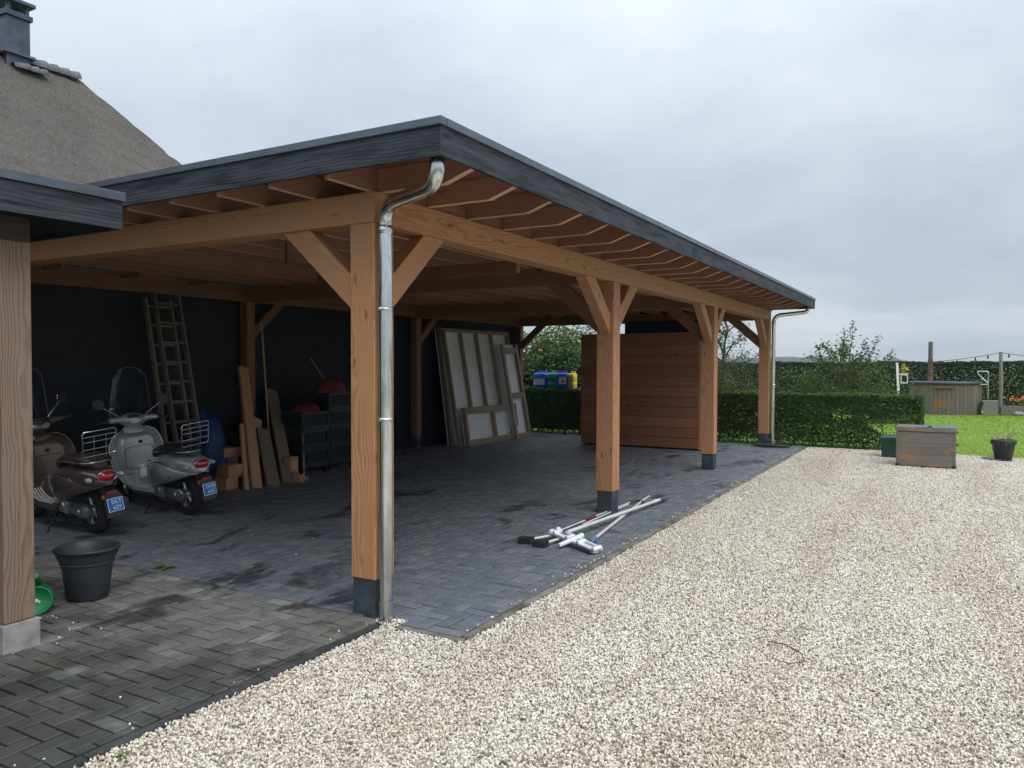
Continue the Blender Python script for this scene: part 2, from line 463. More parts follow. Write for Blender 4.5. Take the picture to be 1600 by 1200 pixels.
def paver(name, per_object, old=False):
    m, t, b, _ = new_mat(name)
    geo = t.n('ShaderNodeNewGeometry'); pos = geo.outputs['Position']
    if per_object:
        oi = t.n('ShaderNodeObjectInfo'); rnd = oi.outputs['Random']
    else:
        at = t.n('ShaderNodeAttribute', attribute_name='rnd'); rnd = at.outputs['Fac']
    fine = t.noise(pos, 95, 4, .7); mid = t.noise(pos, 9, 5, .65)
    if not old:
        base = t.ramp(rnd, [(0, (.126, .140, .160)), (.5, (.144, .159, .180)), (.85, (.164, .179, .199)), (1, (.188, .189, .19))])
    else:
        base = t.ramp(rnd, [(0, (.135, .133, .125)), (.5, (.158, .156, .147)), (.85, (.182, .18, .17)), (.96, (.22, .22, .215)), (1, (.26, .265, .265))])
    base = t.mix(t.math('MULTIPLY', fine, .5), base, t.vmath('SCALE', base, scale=.55))
    base = t.mix(t.smooth(mid, .4, .75), base, t.vmath('SCALE', base, scale=1.3))
    # damp brown-violet patches, dragged along Y
    sv = t.vmath('MULTIPLY', pos, (1.0, .55, 1)) if not old else t.vmath('MULTIPLY', pos, (1.25, .7, 1))
    st = t.noise(sv, 1.55 if not old else 1.3, 6, .66, .55)
    sm = t.smooth(st, .545, .625) if not old else t.smooth(st, .49, .6)
    base = t.mix(t.math('MULTIPLY', sm, .74), base, (.026, .022, .027) if not old else (.024, .023, .022))
    if old:
        # moss and grime where the drive stays wet, near its outer end
        sx = t.n('ShaderNodeSeparateXYZ'); t.l(pos, sx.inputs[0])
        gm = t.math('ADD', t.math('MULTIPLY', sx.outputs['Y'], .34), t.math('MULTIPLY', t.noise(pos, 1.9, 5, .65), 1.5))
        gm = t.math('SUBTRACT', 1.0, t.smooth(gm, .12, .62))
        base = t.mix(t.math('MULTIPLY', gm, .85), base, t.mix(mid, (.016, .019, .016), (.040, .042, .032)))
        bw = t.noise(pos, 1.1, 4, .6)
        base = t.mix(t.math('MULTIPLY', t.smooth(bw, .5, .66), .5), base, (.13, .115, .088))
    t.l(base, b.inputs['Base Color'])
    t.l(t.math('SUBTRACT', .60, t.math('MULTIPLY', sm, .25)), b.inputs['Roughness'])
    b.inputs['Specular IOR Level'].default_value = .55
    bn = t.n('ShaderNodeBump'); bn.inputs['Strength'].default_value = .5; bn.inputs['Distance'].default_value = .004
    t.l(t.math('ADD', fine, mid), bn.inputs['Height']); t.l(bn.outputs[0], b.inputs['Normal'])
    return m
M['paver'] = paver('paver', True); M['paver_stuff'] = paver('paver_rest', False)
M['oldpaver'] = paver('old_paver', True, True); M['oldpaver_stuff'] = paver('old_paver_rest', False, True)
M['joint'] = simple('joint_sand', (.022, .021, .02), .95, bump=.6, bscale=90, var=.4, vscale=12)

def gravel_mats():
    def shade(t, rnd, pos):
        c = t.ramp(rnd, [(0, (.76, .715, .63)), (.35, (.82, .785, .71)), (.58, (.70, .64, .545)), (.74, (.57, .505, .42)), (.85, (.45, .385, .305)), (.92, (.38, .35, .31)), (.97, (.23, .21, .19)), (1, (.12, .11, .105))])
        p1 = t.noise(pos, .55, 4, .6); p2 = t.noise(pos, 1.7, 4, .6)
        c = t.mix(t.math('MULTIPLY', t.smooth(p1, .48, .7), .34), c, t.mix(1, c, (.87, .79, .69), 'MULTIPLY'))
        c = t.mix(t.math('MULTIPLY', t.smooth(p2, .52, .72), .4), c, t.mix(1, c, (.82, .80, .77), 'MULTIPLY'))
        sx = t.vmath('MULTIPLY', pos, (1.5, .16, 1)); tr_ = t.noise(sx, 1.0, 4, .6, .3)
        c = t.mix(t.math('MULTIPLY', t.smooth(tr_, .46, .62), .55), c, t.mix(1, c, (.85, .80, .73), 'MULTIPLY'))
        return t.mix(1, c, (1, .995, .985), 'MULTIPLY')
    m, t, b, _ = new_mat('gravel_stone')
    oi = t.n('ShaderNodeObjectInfo'); geo = t.n('ShaderNodeNewGeometry')
    t.l(shade(t, oi.outputs['Random'], geo.outputs['Position']), b.inputs['Base Color']); b.inputs['Roughness'].default_value = .55
    m2, t, b, _ = new_mat('gravel_ground')
    geo = t.n('ShaderNodeNewGeometry'); pos = geo.outputs['Position']
    vo = t.n('ShaderNodeTexVoronoi'); vo.inputs['Scale'].default_value = 52; t.l(pos, vo.inputs['Vector'])
    wn = t.n('ShaderNodeTexWhiteNoise'); t.l(vo.outputs['Color'], wn.inputs['Vector'])
    c = shade(t, wn.outputs['Value'], pos)
    c = t.mix(t.smooth(vo.outputs['Distance'], .35, .62), c, (.33, .285, .225))
    t.l(c, b.inputs['Base Color']); b.inputs['Roughness'].default_value = .85
    bn = t.n('ShaderNodeBump'); bn.inputs['Strength'].default_value = 1; bn.inputs['Distance'].default_value = .012
    t.l(t.math('SUBTRACT', 1, vo.outputs['Distance']), bn.inputs['Height']); t.l(bn.outputs[0], b.inputs['Normal'])
    return m, m2
M['stone'], M['gravel'] = gravel_mats()

def leafmat(name, stops, trans=.35, rough=.5):
    m, t, b, out = new_mat(name)
    at = t.n('ShaderNodeAttribute', attribute_name='rnd')
    geo = t.n('ShaderNodeNewGeometry')
    c = t.ramp(at.outputs['Fac'], stops)
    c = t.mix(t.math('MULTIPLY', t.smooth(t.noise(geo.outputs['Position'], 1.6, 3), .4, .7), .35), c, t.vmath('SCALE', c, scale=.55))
    t.l(c, b.inputs['Base Color']); b.inputs['Roughness'].default_value = rough; b.inputs['Specular IOR Level'].default_value = .18
    tl = t.n('ShaderNodeBsdfTranslucent'); t.l(t.mix(1, c, (1.3, 1.5, .6), 'MULTIPLY'), tl.inputs[0])
    mx = t.n('ShaderNodeMixShader'); mx.inputs[0].default_value = trans
    t.l(b.outputs[0], mx.inputs[1]); t.l(tl.outputs[0], mx.inputs[2]); t.l(mx.outputs[0], out.inputs[0])
    return m
M['leaf_hedge'] = leafmat('hedge_leaf', [(0, (.036, .068, .024)), (.6, (.068, .120, .036)), (.9, (.115, .175, .048)), (1, (.18, .22, .065))], .25)
M['leaf_tall'] = leafmat('tall_hedge_leaf', [(0, (.020, .036, .010)), (.6, (.034, .060, .015)), (.92, (.050, .080, .02)), (1, (.075, .09, .028))], .25)
M['leaf_ivy'] = leafmat('ivy_leaf', [(0, (.022, .050, .028)), (.6, (.045, .085, .045)), (.9, (.10, .15, .09)), (1, (.2, .25, .16))], .2, .35)
M['leaf_shrub'] = leafmat('shrub_leaf', [(0, (.07, .11, .03)), (.6, (.12, .165, .045)), (1, (.22, .25, .08))], .4)
M['leaf_tree'] = leafmat('tree_leaf', [(0, (.05, .078, .026)), (.55, (.085, .122, .042)), (.85, (.14, .16, .06)), (1, (.19, .14, .07))], .35)
M['leaf_olive'] = leafmat('sapling_leaf', [(0, (.05, .065, .03)), (.55, (.085, .10, .05)), (1, (.16, .16, .09))], .35)
M['grass'] = leafmat('grass_blade', [(0, (.15, .24, .022)), (.5, (.19, .295, .032)), (1, (.25, .35, .055))], .45)

def ground_mat(name, stops, scale, stripes=False):
    m, t, b, _ = new_mat(name)
    geo = t.n('ShaderNodeNewGeometry'); pos = geo.outputs['Position']
    c = t.ramp(t.noise(pos, scale, 7, .65), stops)
    t.l(c, b.inputs['Base Color']); b.inputs['Roughness'].default_value = .9
    bn = t.n('ShaderNodeBump'); bn.inputs['Strength'].default_value = .8; bn.inputs['Distance'].default_value = .03
    t.l(t.noise(pos, 40, 4), bn.inputs['Height']); t.l(bn.outputs[0], b.inputs['Normal'])
    return m
M['lawn'] = ground_mat('lawn_turf', [(.3, (.135, .225, .022)), (.5, (.175, .275, .03)), (.7, (.215, .315, .04))], .5)
M['field'] = ground_mat('field', [(.3, (.045, .075, .02)), (.7, (.09, .12, .035))], .08)
M['hill'] = ground_mat('far_wood', [(.35, (.03, .042, .03)), (.65, (.055, .07, .045))], .05)

def thatch():
    m, t, b, _ = new_mat('thatch')
    tcn = t.n('ShaderNodeTexCoord'); v = tcn.outputs['Object']
    n1 = t.noise(t.vmath('MULTIPLY', v, (7, 30, 7)), 1.6, 6, .75)
    n2 = t.noise(v, .8, 5, .6); n3 = t.noise(v, 34, 3, .8)
    c = t.ramp(t.math('ADD', t.math('MULTIPLY', n1, .5), t.math('MULTIPLY', n3, .5)), [(.30, (.065, .058, .05)), (.5, (.165, .148, .128)), (.70, (.33, .30, .262))])
    c = t.mix(t.math('MULTIPLY', t.smooth(n2, .42, .68), .45), c, t.vmath('SCALE', c, scale=.6))
    t.l(c, b.inputs['Base Color']); b.inputs['Roughness'].default_value = .95
    bn = t.n('ShaderNodeBump'); bn.inputs['Strength'].default_value = 1; bn.inputs['Distance'].default_value = .05
    t.l(t.math('ADD', n1, n3), bn.inputs['Height']); t.l(bn.outputs[0], b.inputs['Normal'])
    return m
M['thatch'] = thatch()
M['brick_wall'] = simple('unseen_wall', (.03, .03, .034), .8, var=.2)
# ------------------------------------------------------------------ the setting: ground
def sheet(name, x0, x1, y0, y1, z, mat, nx=1, ny=1):
    P = [[(x0 + (x1 - x0) * i / nx, y0 + (y1 - y0) * j / ny, z) for j in range(ny + 1)] for i in range(nx + 1)]
    return tag(MB().grid(P, smooth=False).build(name, mat), kind='structure')
tag(MB().add([(-4000, -4000, -.09), (4000, -4000, -.09), (4000, 4000, -.09), (-4000, 4000, -.09)], [(0, 1, 2, 3)]).build('ground', M['field']), kind='structure')
sheet('lawn', -9.0, 26.0, 12.75, 31.0, -.035, M['lawn'])
gravel_yard = sheet('gravel_yard', .05, 14, -9, 12.75, -.03, M['gravel'])

def in_view(p, margin=1.0):
    d = Vector(p) - CAM; z = d.dot(fw)
    if z < .5: return False, z
    x = d.dot(r2) / z; y = d.dot(u2) / z
    return (abs(x) < .664 * margin and abs(y) < .498 * margin), z

def paver_mesh(name, mat, l=.2, w=.1, h=.07, gap=.011, bev=.005):
    a, b_ = l / 2 - gap / 2, w / 2 - gap / 2
    ai, bi = a - bev, b_ - bev
    v = [(-a, -b_, -h), (a, -b_, -h), (a, b_, -h), (-a, b_, -h), (-a, -b_, -bev * .7), (a, -b_, -bev * .7), (a, b_, -bev * .7), (-a, b_, -bev * .7),
         (-ai, -bi, 0), (ai, -bi, 0), (ai, bi, 0), (-ai, bi, 0)]
    f = [(8, 9, 10, 11)] + [(i, (i + 1) % 4, (i + 1) % 4 + 4, i + 4) for i in range(4)] + [(i + 4, (i + 1) % 4 + 4, (i + 1) % 4 + 8, i + 8) for i in range(4)]
    return v, f
PV, PF = paver_mesh('brick', None)

def herringbone(name, x0, x1, y0, y1, mat1, mat2, skip, sink=0.0, seed=1):
    rr = random.Random(seed)
    base = tag(MB().box(x0, x1, y0, y1, -.085, -.014).build(name, M['joint']), kind='structure')
    me = bpy.data.meshes.new('brick'); me.from_pydata(PV, [], PF); me.materials.append(mat1); me.update()
    L = []
    W = .1
    for i in range(int(math.floor(x0 / W)) - 2, int(math.ceil(x1 / W)) + 2):
        for j in range(int(math.floor(y0 / W)) - 2, int(math.ceil(y1 / W)) + 2):
            s = (i - j) % 4
            if s == 0: r = (i * W, (i + 2) * W, j * W, (j + 1) * W, 0)
            elif s == 3: r = (i * W, (i + 1) * W, j * W, (j + 2) * W, 1)
            else: continue
            a, b_, c, d = max(r[0], x0), min(r[1], x1), max(r[2], y0), min(r[3], y1)
            if b_ - a < .02 or d - c < .02: continue
            cx, cy = (a + b_) / 2, (c + d) / 2
            if skip(cx, cy): continue
            z = rr.gauss(0, .0016) - sink * 0
            vis, dist = in_view((cx, cy, 0), 1.02)
            L.append((0 if vis else 1, dist, cx, cy, z, b_ - a, d - c, r[4], rr.gauss(0, .006), rr.gauss(0, .006), rr.gauss(0, .004)))
    L.sort()
    rest_v = []; rest_f = []; rest_r = []
    for n, (vis, dist, cx, cy, z, lx, ly, vert, tx, ty, tz) in enumerate(L):
        rot = Euler((tx, ty, tz + (math.pi / 2 if vert else 0))).to_matrix().to_4x4()
        sl, sw = (lx / .2, ly / .1) if not vert else (ly / .2, lx / .1)
        mw = Matrix.Translation((cx, cy, z)) @ rot @ Matrix.Diagonal((sl, sw, 1, 1))
        if n < 300 and vis == 0:
            link(bpy.data.objects.new('brick', me), base, mw)
        else:
            o = len(rest_v); rest_v += [tuple(mw @ Vector(p)) for p in PV]; rest_f += [tuple(k + o for k in q) for q in PF]
            rest_r += [rr.random()] * len(PV)
    m2 = bpy.data.meshes.new('brick_field'); m2.from_pydata(rest_v, [], rest_f); m2.materials.append(mat2)
    at = m2.attributes.new('rnd', 'FLOAT', 'POINT'); at.data.foreach_set('value', rest_r); m2.update()
    tag(link(bpy.data.objects.new('brick_field', m2), base), kind='stuff')
    return base
herringbone('carport_paving', -6.15, .655, .003, 12.72, M['paver'], M['paver_stuff'], lambda x, y: (x < .17 and x > -.02 and y < .13), seed=3)
herringbone('driveway_paving', -5.6, .045, -3.9, -.002, M['oldpaver'], M['oldpaver_stuff'], lambda x, y: False, seed=5)

# kerbs: short concrete edging lengths
def kerb(name, pts, mat, w, top):
    root = tag(bpy.data.objects.new(name, None), kind='structure'); link(root, None)
    for (a, b_) in pts:
        a, b_ = Vector(a), Vector(b_); d = (b_ - a); n = max(1, round(d.length / 1.0)); d /= n
        for k in range(n):
            p, q = a + d * k, a + d * (k + 1); g = d.normalized() * .003
            beam('edging_stone', p + g + Vector((0, 0, top - .05 + random.gauss(0, .002))), q - g + Vector((0, 0, top - .05 + random.gauss(0, .002))), w, .1, mat, root, .006)
    return root
kerb('paving_kerb', [((.685, .03, 0), (.685, 12.7, 0)), ((.20, -.028, 0), (.71, -.028, 0))], M['kerb'], .05, -.004)
kerb('driveway_kerb', [((.078, -3.9, 0), (.078, -.06, 0))], M['kerb_dark'], .055, -.006)

# loose gravel: stones scattered over the yard, instanced on points
def gravel_points():
    pts = []
    def scatter(x0, x1, y0, y1, dens):
        n = int((x1 - x0) * (y1 - y0) * dens)
        p = np.empty((n, 3)); p[:, 0] = rng.uniform(x0, x1, n); p[:, 1] = rng.uniform(y0, y1, n); p[:, 2] = -.024 + rng.normal(0, .005, n) + .006
        return p
    P = np.concatenate([scatter(.11, 7.5, -3.2, 2.0, 7600), scatter(.72, 8, 2.0, 6.0, 5600), scatter(.72, 8.5, 6.0, 12.72, 3600)])
    d = P - np.array(CAM); f = np.array(fw); rr_ = np.array(r2); uu = np.array(u2)
    z = d @ f; x = (d @ rr_) / np.maximum(z, .01); y = (d @ uu) / np.maximum(z, .01)
    keep = (z > .8) & (np.abs(x) < .80) & (y > -.62)
    keep &= ~((P[:, 0] < .72) & (P[:, 1] > -.055) & ~((P[:, 0] < .2) & (P[:, 1] < .11)))
    P = P[keep]
    # strays kicked on to the paving edge and the drive
    ex = []
    for _ in range(130):
        y_ = random.uniform(.05, 12); ex.append((.66 - abs(random.gauss(0, .035)), y_, .006))
    for _ in range(16):
        y_ = random.uniform(-2.6, 0); ex.append((.05 - abs(random.gauss(0, .12)), y_, .005))
    for _ in range(14):
        ex.append((random.uniform(-1.9, -1.2), random.uniform(-1.4, -1.0), .004))
    for _ in range(8):
        ex.append((random.uniform(-4, .4), random.uniform(-.3, 5), .004))
    for _ in range(90):
        ex.append((random.uniform(.0, .2), random.uniform(-.02, .12), -.012))
    
    P[:, 2] += np.sin(P[:, 0] * 4.2 + np.sin(P[:, 1] * .5) * .8) * .006 * np.sin(P[:, 1] * .37 + P[:, 0]) + np.sin(P[:, 0] * 1.7 + P[:, 1] * 2.3) * .003
    return np.concatenate([P, np.array(ex)])
GP = gravel_points()
gme = bpy.data.meshes.new('gravel_stones'); gme.from_pydata(GP.tolist(), [], []); gme.materials.append(M['stone'])
gob = tag(link(bpy.data.objects.new('gravel_stones', gme)), 'loose cream and grey gravel stones covering the yard', 'gravel', kind='stuff')
ng = bpy.data.node_groups.new('gravel_scatter', 'GeometryNodeTree')
ng.interface.new_socket('Geometry', in_out='INPUT', socket_type='NodeSocketGeometry'); ng.interface.new_socket('Geometry', in_out='OUTPUT', socket_type='NodeSocketGeometry')
g = NT(ng)
gi = g.n('NodeGroupInput'); go = g.n('NodeGroupOutput'); iop = g.n('GeometryNodeInstanceOnPoints'); jn = g.n('GeometryNodeJoinGeometry')
for k in range(4):
    ico = g.n('GeometryNodeMeshIcoSphere'); ico.inputs['Radius'].default_value = 1; ico.inputs['Subdivisions'].default_value = 2
    sp = g.n('GeometryNodeSetPosition'); ps = g.n('GeometryNodeInputPosition')
    nz = g.n('ShaderNodeTexNoise'); nz.inputs['Scale'].default_value = .9; nz.inputs['Detail'].default_value = 1
    g.l(g.vmath('ADD', ps.outputs[0], (k * 7.3, k * 3.1, k * 11.7)), nz.inputs['Vector'])
    g.l(g.vmath('SCALE', g.vmath('SUBTRACT', nz.outputs['Color'], (.5, .5, .5)), scale=1.5), sp.inputs['Offset'])
    sm = g.n('GeometryNodeSetMaterial'); sm.inputs['Material'].default_value = M['stone']
    g2 = g.n('GeometryNodeGeometryToInstance')
    g.l(ico.outputs['Mesh'], sp.inputs['Geometry']); g.l(sp.outputs[0], sm.inputs['Geometry']); g.l(sm.outputs[0], g2.inputs[0]); g.l(g2.outputs[0], jn.inputs[0])
rv = g.n('FunctionNodeRandomValue', data_type='FLOAT_VECTOR'); rv.inputs[0].default_value = (0, 0, 0); rv.inputs[1].default_value = (6.28, 6.28, 6.28)
rs = g.n('FunctionNodeRandomValue', data_type='FLOAT_VECTOR'); rs.inputs[0].default_value = (.0036, .0030, .0028); rs.inputs[1].default_value = (.0102, .0085, .0062); rs.inputs['Seed'].default_value = 5
iop.inputs['Pick Instance'].default_value = True
g.l(gi.outputs[0], iop.inputs['Points']); g.l(jn.outputs[0], iop.inputs['Instance']); g.l(rv.outputs[0], iop.inputs['Rotation']); g.l(rs.outputs[0], iop.inputs['Scale'])
g.l(iop.outputs[0], go.inputs[0])
md = gob.modifiers.new('scatter', 'NODES'); md.node_group = ng

# far wooded rises on the horizon
def hill(pts, dist_y, depth, name):
    rows = []
    n = 200
    xs = [p[0] for p in pts]; zs = [p[1] for p in pts]
    for k in range(n + 1):
        x = xs[0] + (xs[-1] - xs[0]) * k / n
        z = float(np.interp(x, xs, zs)) * (1 + .05 * random.uniform(-1, 1))
        rows.append([(x, dist_y, -1), (x, dist_y + depth * .1, z * .75), (x, dist_y + depth * .3, z), (x, dist_y + depth, -1)])
    tag(MB().grid(rows).build(name, M['hill']), kind='structure')
# ------------------------------------------------------------------ carport
YP = [0.0, 4.045, 8.2, 12.346]; PW = .2; HB = 2.573; HT = 2.771
cp = thing('carport', 'open timber carport with flat black edged roof and black rear wall', 'carport', (0, 0, 0))
def foot(parent, x0, x1, y0, y1, z1, mat):
    return box('stone_foot', x0, x1, y0, y1, -.08, z1, mat, parent, .006)
def post(x0, x1, y0, y1, z0, z1, mat, fmat, inset=.009, parent=cp):
    o = beam('post', ((x0 + x1) / 2, (y0 + y1) / 2, z0), ((x0 + x1) / 2, (y0 + y1) / 2, z1), x1 - x0, y1 - y0, mat, parent, .007)
    foot(o, x0 + inset, x1 - inset, y0 + inset, y1 - inset, z0 - .004, fmat)
    return o
posts = []
for y in YP:
    posts.append(post(-PW, 0, y, y + PW, .247, HB - .001, M['fir'], M['hardstone']))
for y in YP:
    post(-5.95, -5.80, y + .025, y + .175, .247, HB - .001, M['fir_red'], M['hardstone'])
# carrying beams
beam('beam', (-6.1, .1, (HB + HT) / 2), (.0, .1, (HB + HT) / 2), .2, HT - HB, M['fir'], cp, .007)
beam('beam', (-.1, .202, (HB + HT) / 2), (-.1, YP[2] + .1, (HB + HT) / 2), .196, HT - HB, M['fir'], cp, .007)
beam('beam', (-.1, YP[2] + .102, (HB + HT) / 2), (-.1, YP[3] + PW, (HB + HT) / 2), .196, HT - HB, M['fir'], cp, .007)
beam('beam', (-5.875, .202, (HB + HT) / 2), (-5.875, YP[2] + .1, (HB + HT) / 2), .15, HT - HB, M['fir_red'], cp, .006)
beam('beam', (-5.875, YP[2] + .102, (HB + HT) / 2), (-5.875, YP[3] + PW, (HB + HT) / 2), .15, HT - HB, M['fir_red'], cp, .006)
for y in YP[1:]:
    beam('cross_beam', (-5.798, y + .1, (HB + HT) / 2 + .001), (-.2, y + .1, (HB + HT) / 2 + .001), .15, HT - HB - .003, M['fir_red'], cp, .006)
# knee braces
def brace(px, py, dx, dy, mat, s=1.0, w=.12, h=.17):
    p0 = Vector((px, py, 2.11)); p1 = Vector((px + dx * .54, py + dy * .54, 2.585))
    e = (p1 - p0).normalized() * .07
    if s != 1:
        p1 = p0 + (p1 - p0) * s
    # square-cut to the post and beam: bury both ends
    return beam('brace', p0 - e, p1 + e, w, h, mat, cp, .006)
brace(-.2, .1, -1, 0, M['fir']); brace(-.1, .2, 0, 1, M['fir'])
for y in YP[1:3]:
    brace(-.1, y, 0, -1, M['fir']); brace(-.1, y + .2, 0, 1, M['fir']); brace(-.2, y + .1, -1, 0, M['fir_red'], w=.1)
brace(-.1, YP[3], 0, -1, M['fir']); brace(-.2, YP[3] + .1, -1, 0, M['fir_red'], w=.1)
for y in YP[1:3]:
    brace(-5.875, y + .175, 0, 1, M['fir_red'], w=.1, h=.13)
brace(-5.8, YP[3] + .1, 1, 0, M['fir_red'], w=.1, h=.14)
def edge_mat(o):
    # paler fir on downward faces, redder fir on the sides
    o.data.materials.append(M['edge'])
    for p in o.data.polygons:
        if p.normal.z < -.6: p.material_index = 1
# joists run the length of the roof and stick out over the front beam
for k in range(13):
    x = -.045 - .482 * k
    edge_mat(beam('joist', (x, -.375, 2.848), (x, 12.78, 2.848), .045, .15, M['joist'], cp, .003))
# rafter tails over the long side, cut up towards the fascia
def tail(y):
    w = .026
    prof = [(-.021, 2.774), (.50, 2.774), (.775, 2.868), (.775, 2.923), (-.021, 2.923)]
    v = [(x, y - w, z) for x, z in prof] + [(x, y + w, z) for x, z in prof]
    n = len(prof)
    f = [tuple(range(n)), tuple(reversed(range(n, 2 * n)))] + [(i, i + n, (i + 1) % n + n, (i + 1) % n) for i in range(n)]
    v = [(a - .39, b_ - y, c - 2.848) for a, b_, c in v]
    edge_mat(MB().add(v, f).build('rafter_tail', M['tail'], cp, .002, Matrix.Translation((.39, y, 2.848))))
y = .09
while y < 12.75:
    tail(y); y += .53
# corner hip board under the overhang
# roof sheathing: boards laid across, seen from below inside; red sheets over the overhangs
xb = -6.36
k = 0
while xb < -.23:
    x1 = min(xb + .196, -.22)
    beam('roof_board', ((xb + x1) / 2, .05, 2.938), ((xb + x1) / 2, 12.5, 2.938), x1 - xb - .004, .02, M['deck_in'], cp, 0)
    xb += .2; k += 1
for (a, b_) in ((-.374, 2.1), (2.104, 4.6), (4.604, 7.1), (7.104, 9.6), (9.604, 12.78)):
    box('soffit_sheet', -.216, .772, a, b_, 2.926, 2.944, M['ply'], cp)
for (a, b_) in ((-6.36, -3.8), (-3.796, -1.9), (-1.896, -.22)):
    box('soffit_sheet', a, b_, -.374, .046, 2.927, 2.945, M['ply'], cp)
# fascia and zinc edge trim
def fas(p0, p1, z0=2.80, z1=2.967):
    beam('fascia_board', (p0[0], p0[1], (z0 + z1) / 2), (p1[0], p1[1], (z0 + z1) / 2), .024, z1 - z0, M['fascia'], cp, .003)
fas((-6.40, -.392), (-2.6, -.392)); fas((-2.596, -.392), (.803, -.392))
for a, b_ in ((-.379, 4.3), (4.304, 8.6), (8.604, 12.796)): fas((.791, a), (.791, b_))
fas((.803, 12.808), (-6.4, 12.808)); fas((-6.388, 12.79), (-6.388, -.38))
def trim(p0, p1, n):
    p0, p1 = Vector(p0), Vector(p1); d = (p1 - p0) / n; g_ = d.normalized() * .0015
    for k in range(n):
        beam('edge_trim', p0 + d * k + g_, p0 + d * (k + 1) - g_, .06, .046, M['trim'], cp, .004)
trim((-6.42, -.388, 2.987), (.8165, -.388, 2.987), 4)
trim((.7865, -.356, 2.987), (.7865, 12.79, 2.987), 6)
trim((.8165, 12.81, 2.987), (-6.42, 12.81, 2.987), 4)
trim((-6.39, 12.78, 2.987), (-6.39, -.356, 2.987), 5)
box('roof_membrane', -6.36, .756, -.358, 12.78, 2.95, 2.975, M['kerb_dark'], cp)
# black weatherboards closing the rear long side and the board above the store
z = -.03
while z < 2.56:
    v, f = box_geo(-6.25, 6.25, -.011, .011, 0, .165)
    mw = Matrix.Translation((-5.985, 6.28, z)) @ Matrix.Rotation(math.pi / 2, 4, 'Z') @ Matrix.Rotation(.06, 4, 'X')
    MB().add(v, f).build('wall_board', M['black_board'], cp, .003, mw); z += .15
# hanging plank with end batten under the ceiling
beam('hanging_plank', (-3.0, 2.62, 2.60), (-.42, 2.62, 2.60), .045, .12, M['fir_red'], cp, .003)
beam('plank_hanger', (-.45, 2.665, 2.55), (-.45, 2.665, 2.92), .04, .07, M['fir'], cp, .003)
beam('plank_hanger', (-2.3, 1.5, 2.62), (-2.3, 1.5, 2.92), .04, .07, M['fir_red'], cp, .003)

# rain pipes
def smooth_path(pts, rad, n=7):
    pts = [Vector(p) for p in pts]; out = [pts[0]]
    for i in range(1, len(pts) - 1):
        a, b_, c = pts[i - 1], pts[i], pts[i + 1]
        r = min(rad, (a - b_).length * .48, (c - b_).length * .48)
        s, e = b_ + (a - b_).normalized() * r, b_ + (c - b_).normalized() * r
        for k in range(n + 1):
            t = k / n; out.append(s * (1 - t) ** 2 + b_ * 2 * t * (1 - t) + e * t * t)
    return out + [pts[-1]]
def downpipe(pts, r, brackets, bx, by, foot_len=.12):
    o = MB().tube(smooth_path(pts, .15, 9), r, 20).build('downpipe', M['galv'], cp)
    top = pts[1][2]
    MB().tube([(bx, by, top - .19), (bx, by, top - .185), (bx, by, top - .14), (bx, by, top - .135)], [r, r + .004, r + .004, r], 20, caps=False).build('pipe_collar', M['galv'], o)
    for zb in brackets:
        m = MB().tube([(bx, by, zb - .011), (bx, by, zb - .0105), (bx, by, zb + .0105), (bx, by, zb + .011)], [r, r + .006, r + .006, r], 20, caps=False)
        m.box(bx - .004, bx + .004, by - r - .028, by - r, zb - .009, zb + .009)
        m.box(-.002, bx - r + .004, by - .01, by + .01, zb - .006, zb + .006)
        m.build('pipe_bracket', M['galv'], o)
    MB().tube([(bx, by, -.03), (bx, by, .0), (bx, by, foot_len), (bx, by, foot_len + .004)], [r + .004] * 4, 20, caps=False).build('pipe_shoe', M['galv'], o)
    return o
downpipe([(.056, .045, -.05), (.056, .045, 2.685), (.70, -.29, 2.668), (.70, -.29, 2.92)], .044, (2.013, 1.30), .056, .045)
downpipe([(.066, 12.46, -.05), (.066, 12.46, 2.66), (.70, 12.66, 2.73), (.70, 12.66, 2.92)], .040, (2.0, 1.25), .066, 12.46)

# store cupboard in the carport: red-brown boarded screen
st = thing('storage_cupboard', 'tall red-brown boarded storage cupboard between the two far carport posts', 'cupboard', (-2.2, 11.3, 0))
x0, x1, ys, ye = -3.45, -.975, 10.74, 11.9
z = .035; k = 0
while z < 2.26:
    h = .2 if z < 2.05 else 2.285 - z
    beam('board', (x0, ys, z + h / 2), (x1, ys, z + h / 2), .024, h - .007, M['partition'], st, .003); z += .2
z = .035
while z < 2.26:
    h = .2 if z < 2.05 else 2.285 - z
    beam('board', (x0 + .012, ys + .014, z + h / 2), (x0 + .012, ye, z + h / 2), .024, h - .007, M['partition'], st, .003)
    beam('board', (x0, ye + .012, z + h / 2), (x1, ye + .012, z + h / 2), .024, h - .007, M['partition'], st, .003); z += .2
box('corner_post', x1 + .002, x1 + .05, ys - .012, ys + .05, .02, 2.285, M['fir'], st, .004)
box('door_frame', x1 - .04, x1 + .04, ys + .052, ys + .14, .02, 2.22, M['white_paint'], st, .004)
dr = box('door', x1 - .02, x1 + .02, ys + .142, ye - .05, .05, 2.2, M['white_paint'], st, .004)
MB().tube([(x1 + .02, ys + .22, 1.05), (x1 + .06, ys + .22, 1.05), (x1 + .06, ys + .33, 1.05)], .009, 8).build('handle', M['steel'], dr)
box('black_top_board', -2.75, -.75, 11.4, 11.43, 2.292, 2.56, M['black_board'], st, .003)
box('gap_backing', x0 + .03, x1 - .05, ys + .016, ye - .016, .03, 2.25, M['shaded_beam'], st)  # dark box added inside to stop light showing through the board gaps
box('cupboard_top', x0, x1, ys + .014, ye, 2.255, 2.28, M['partition'], st)

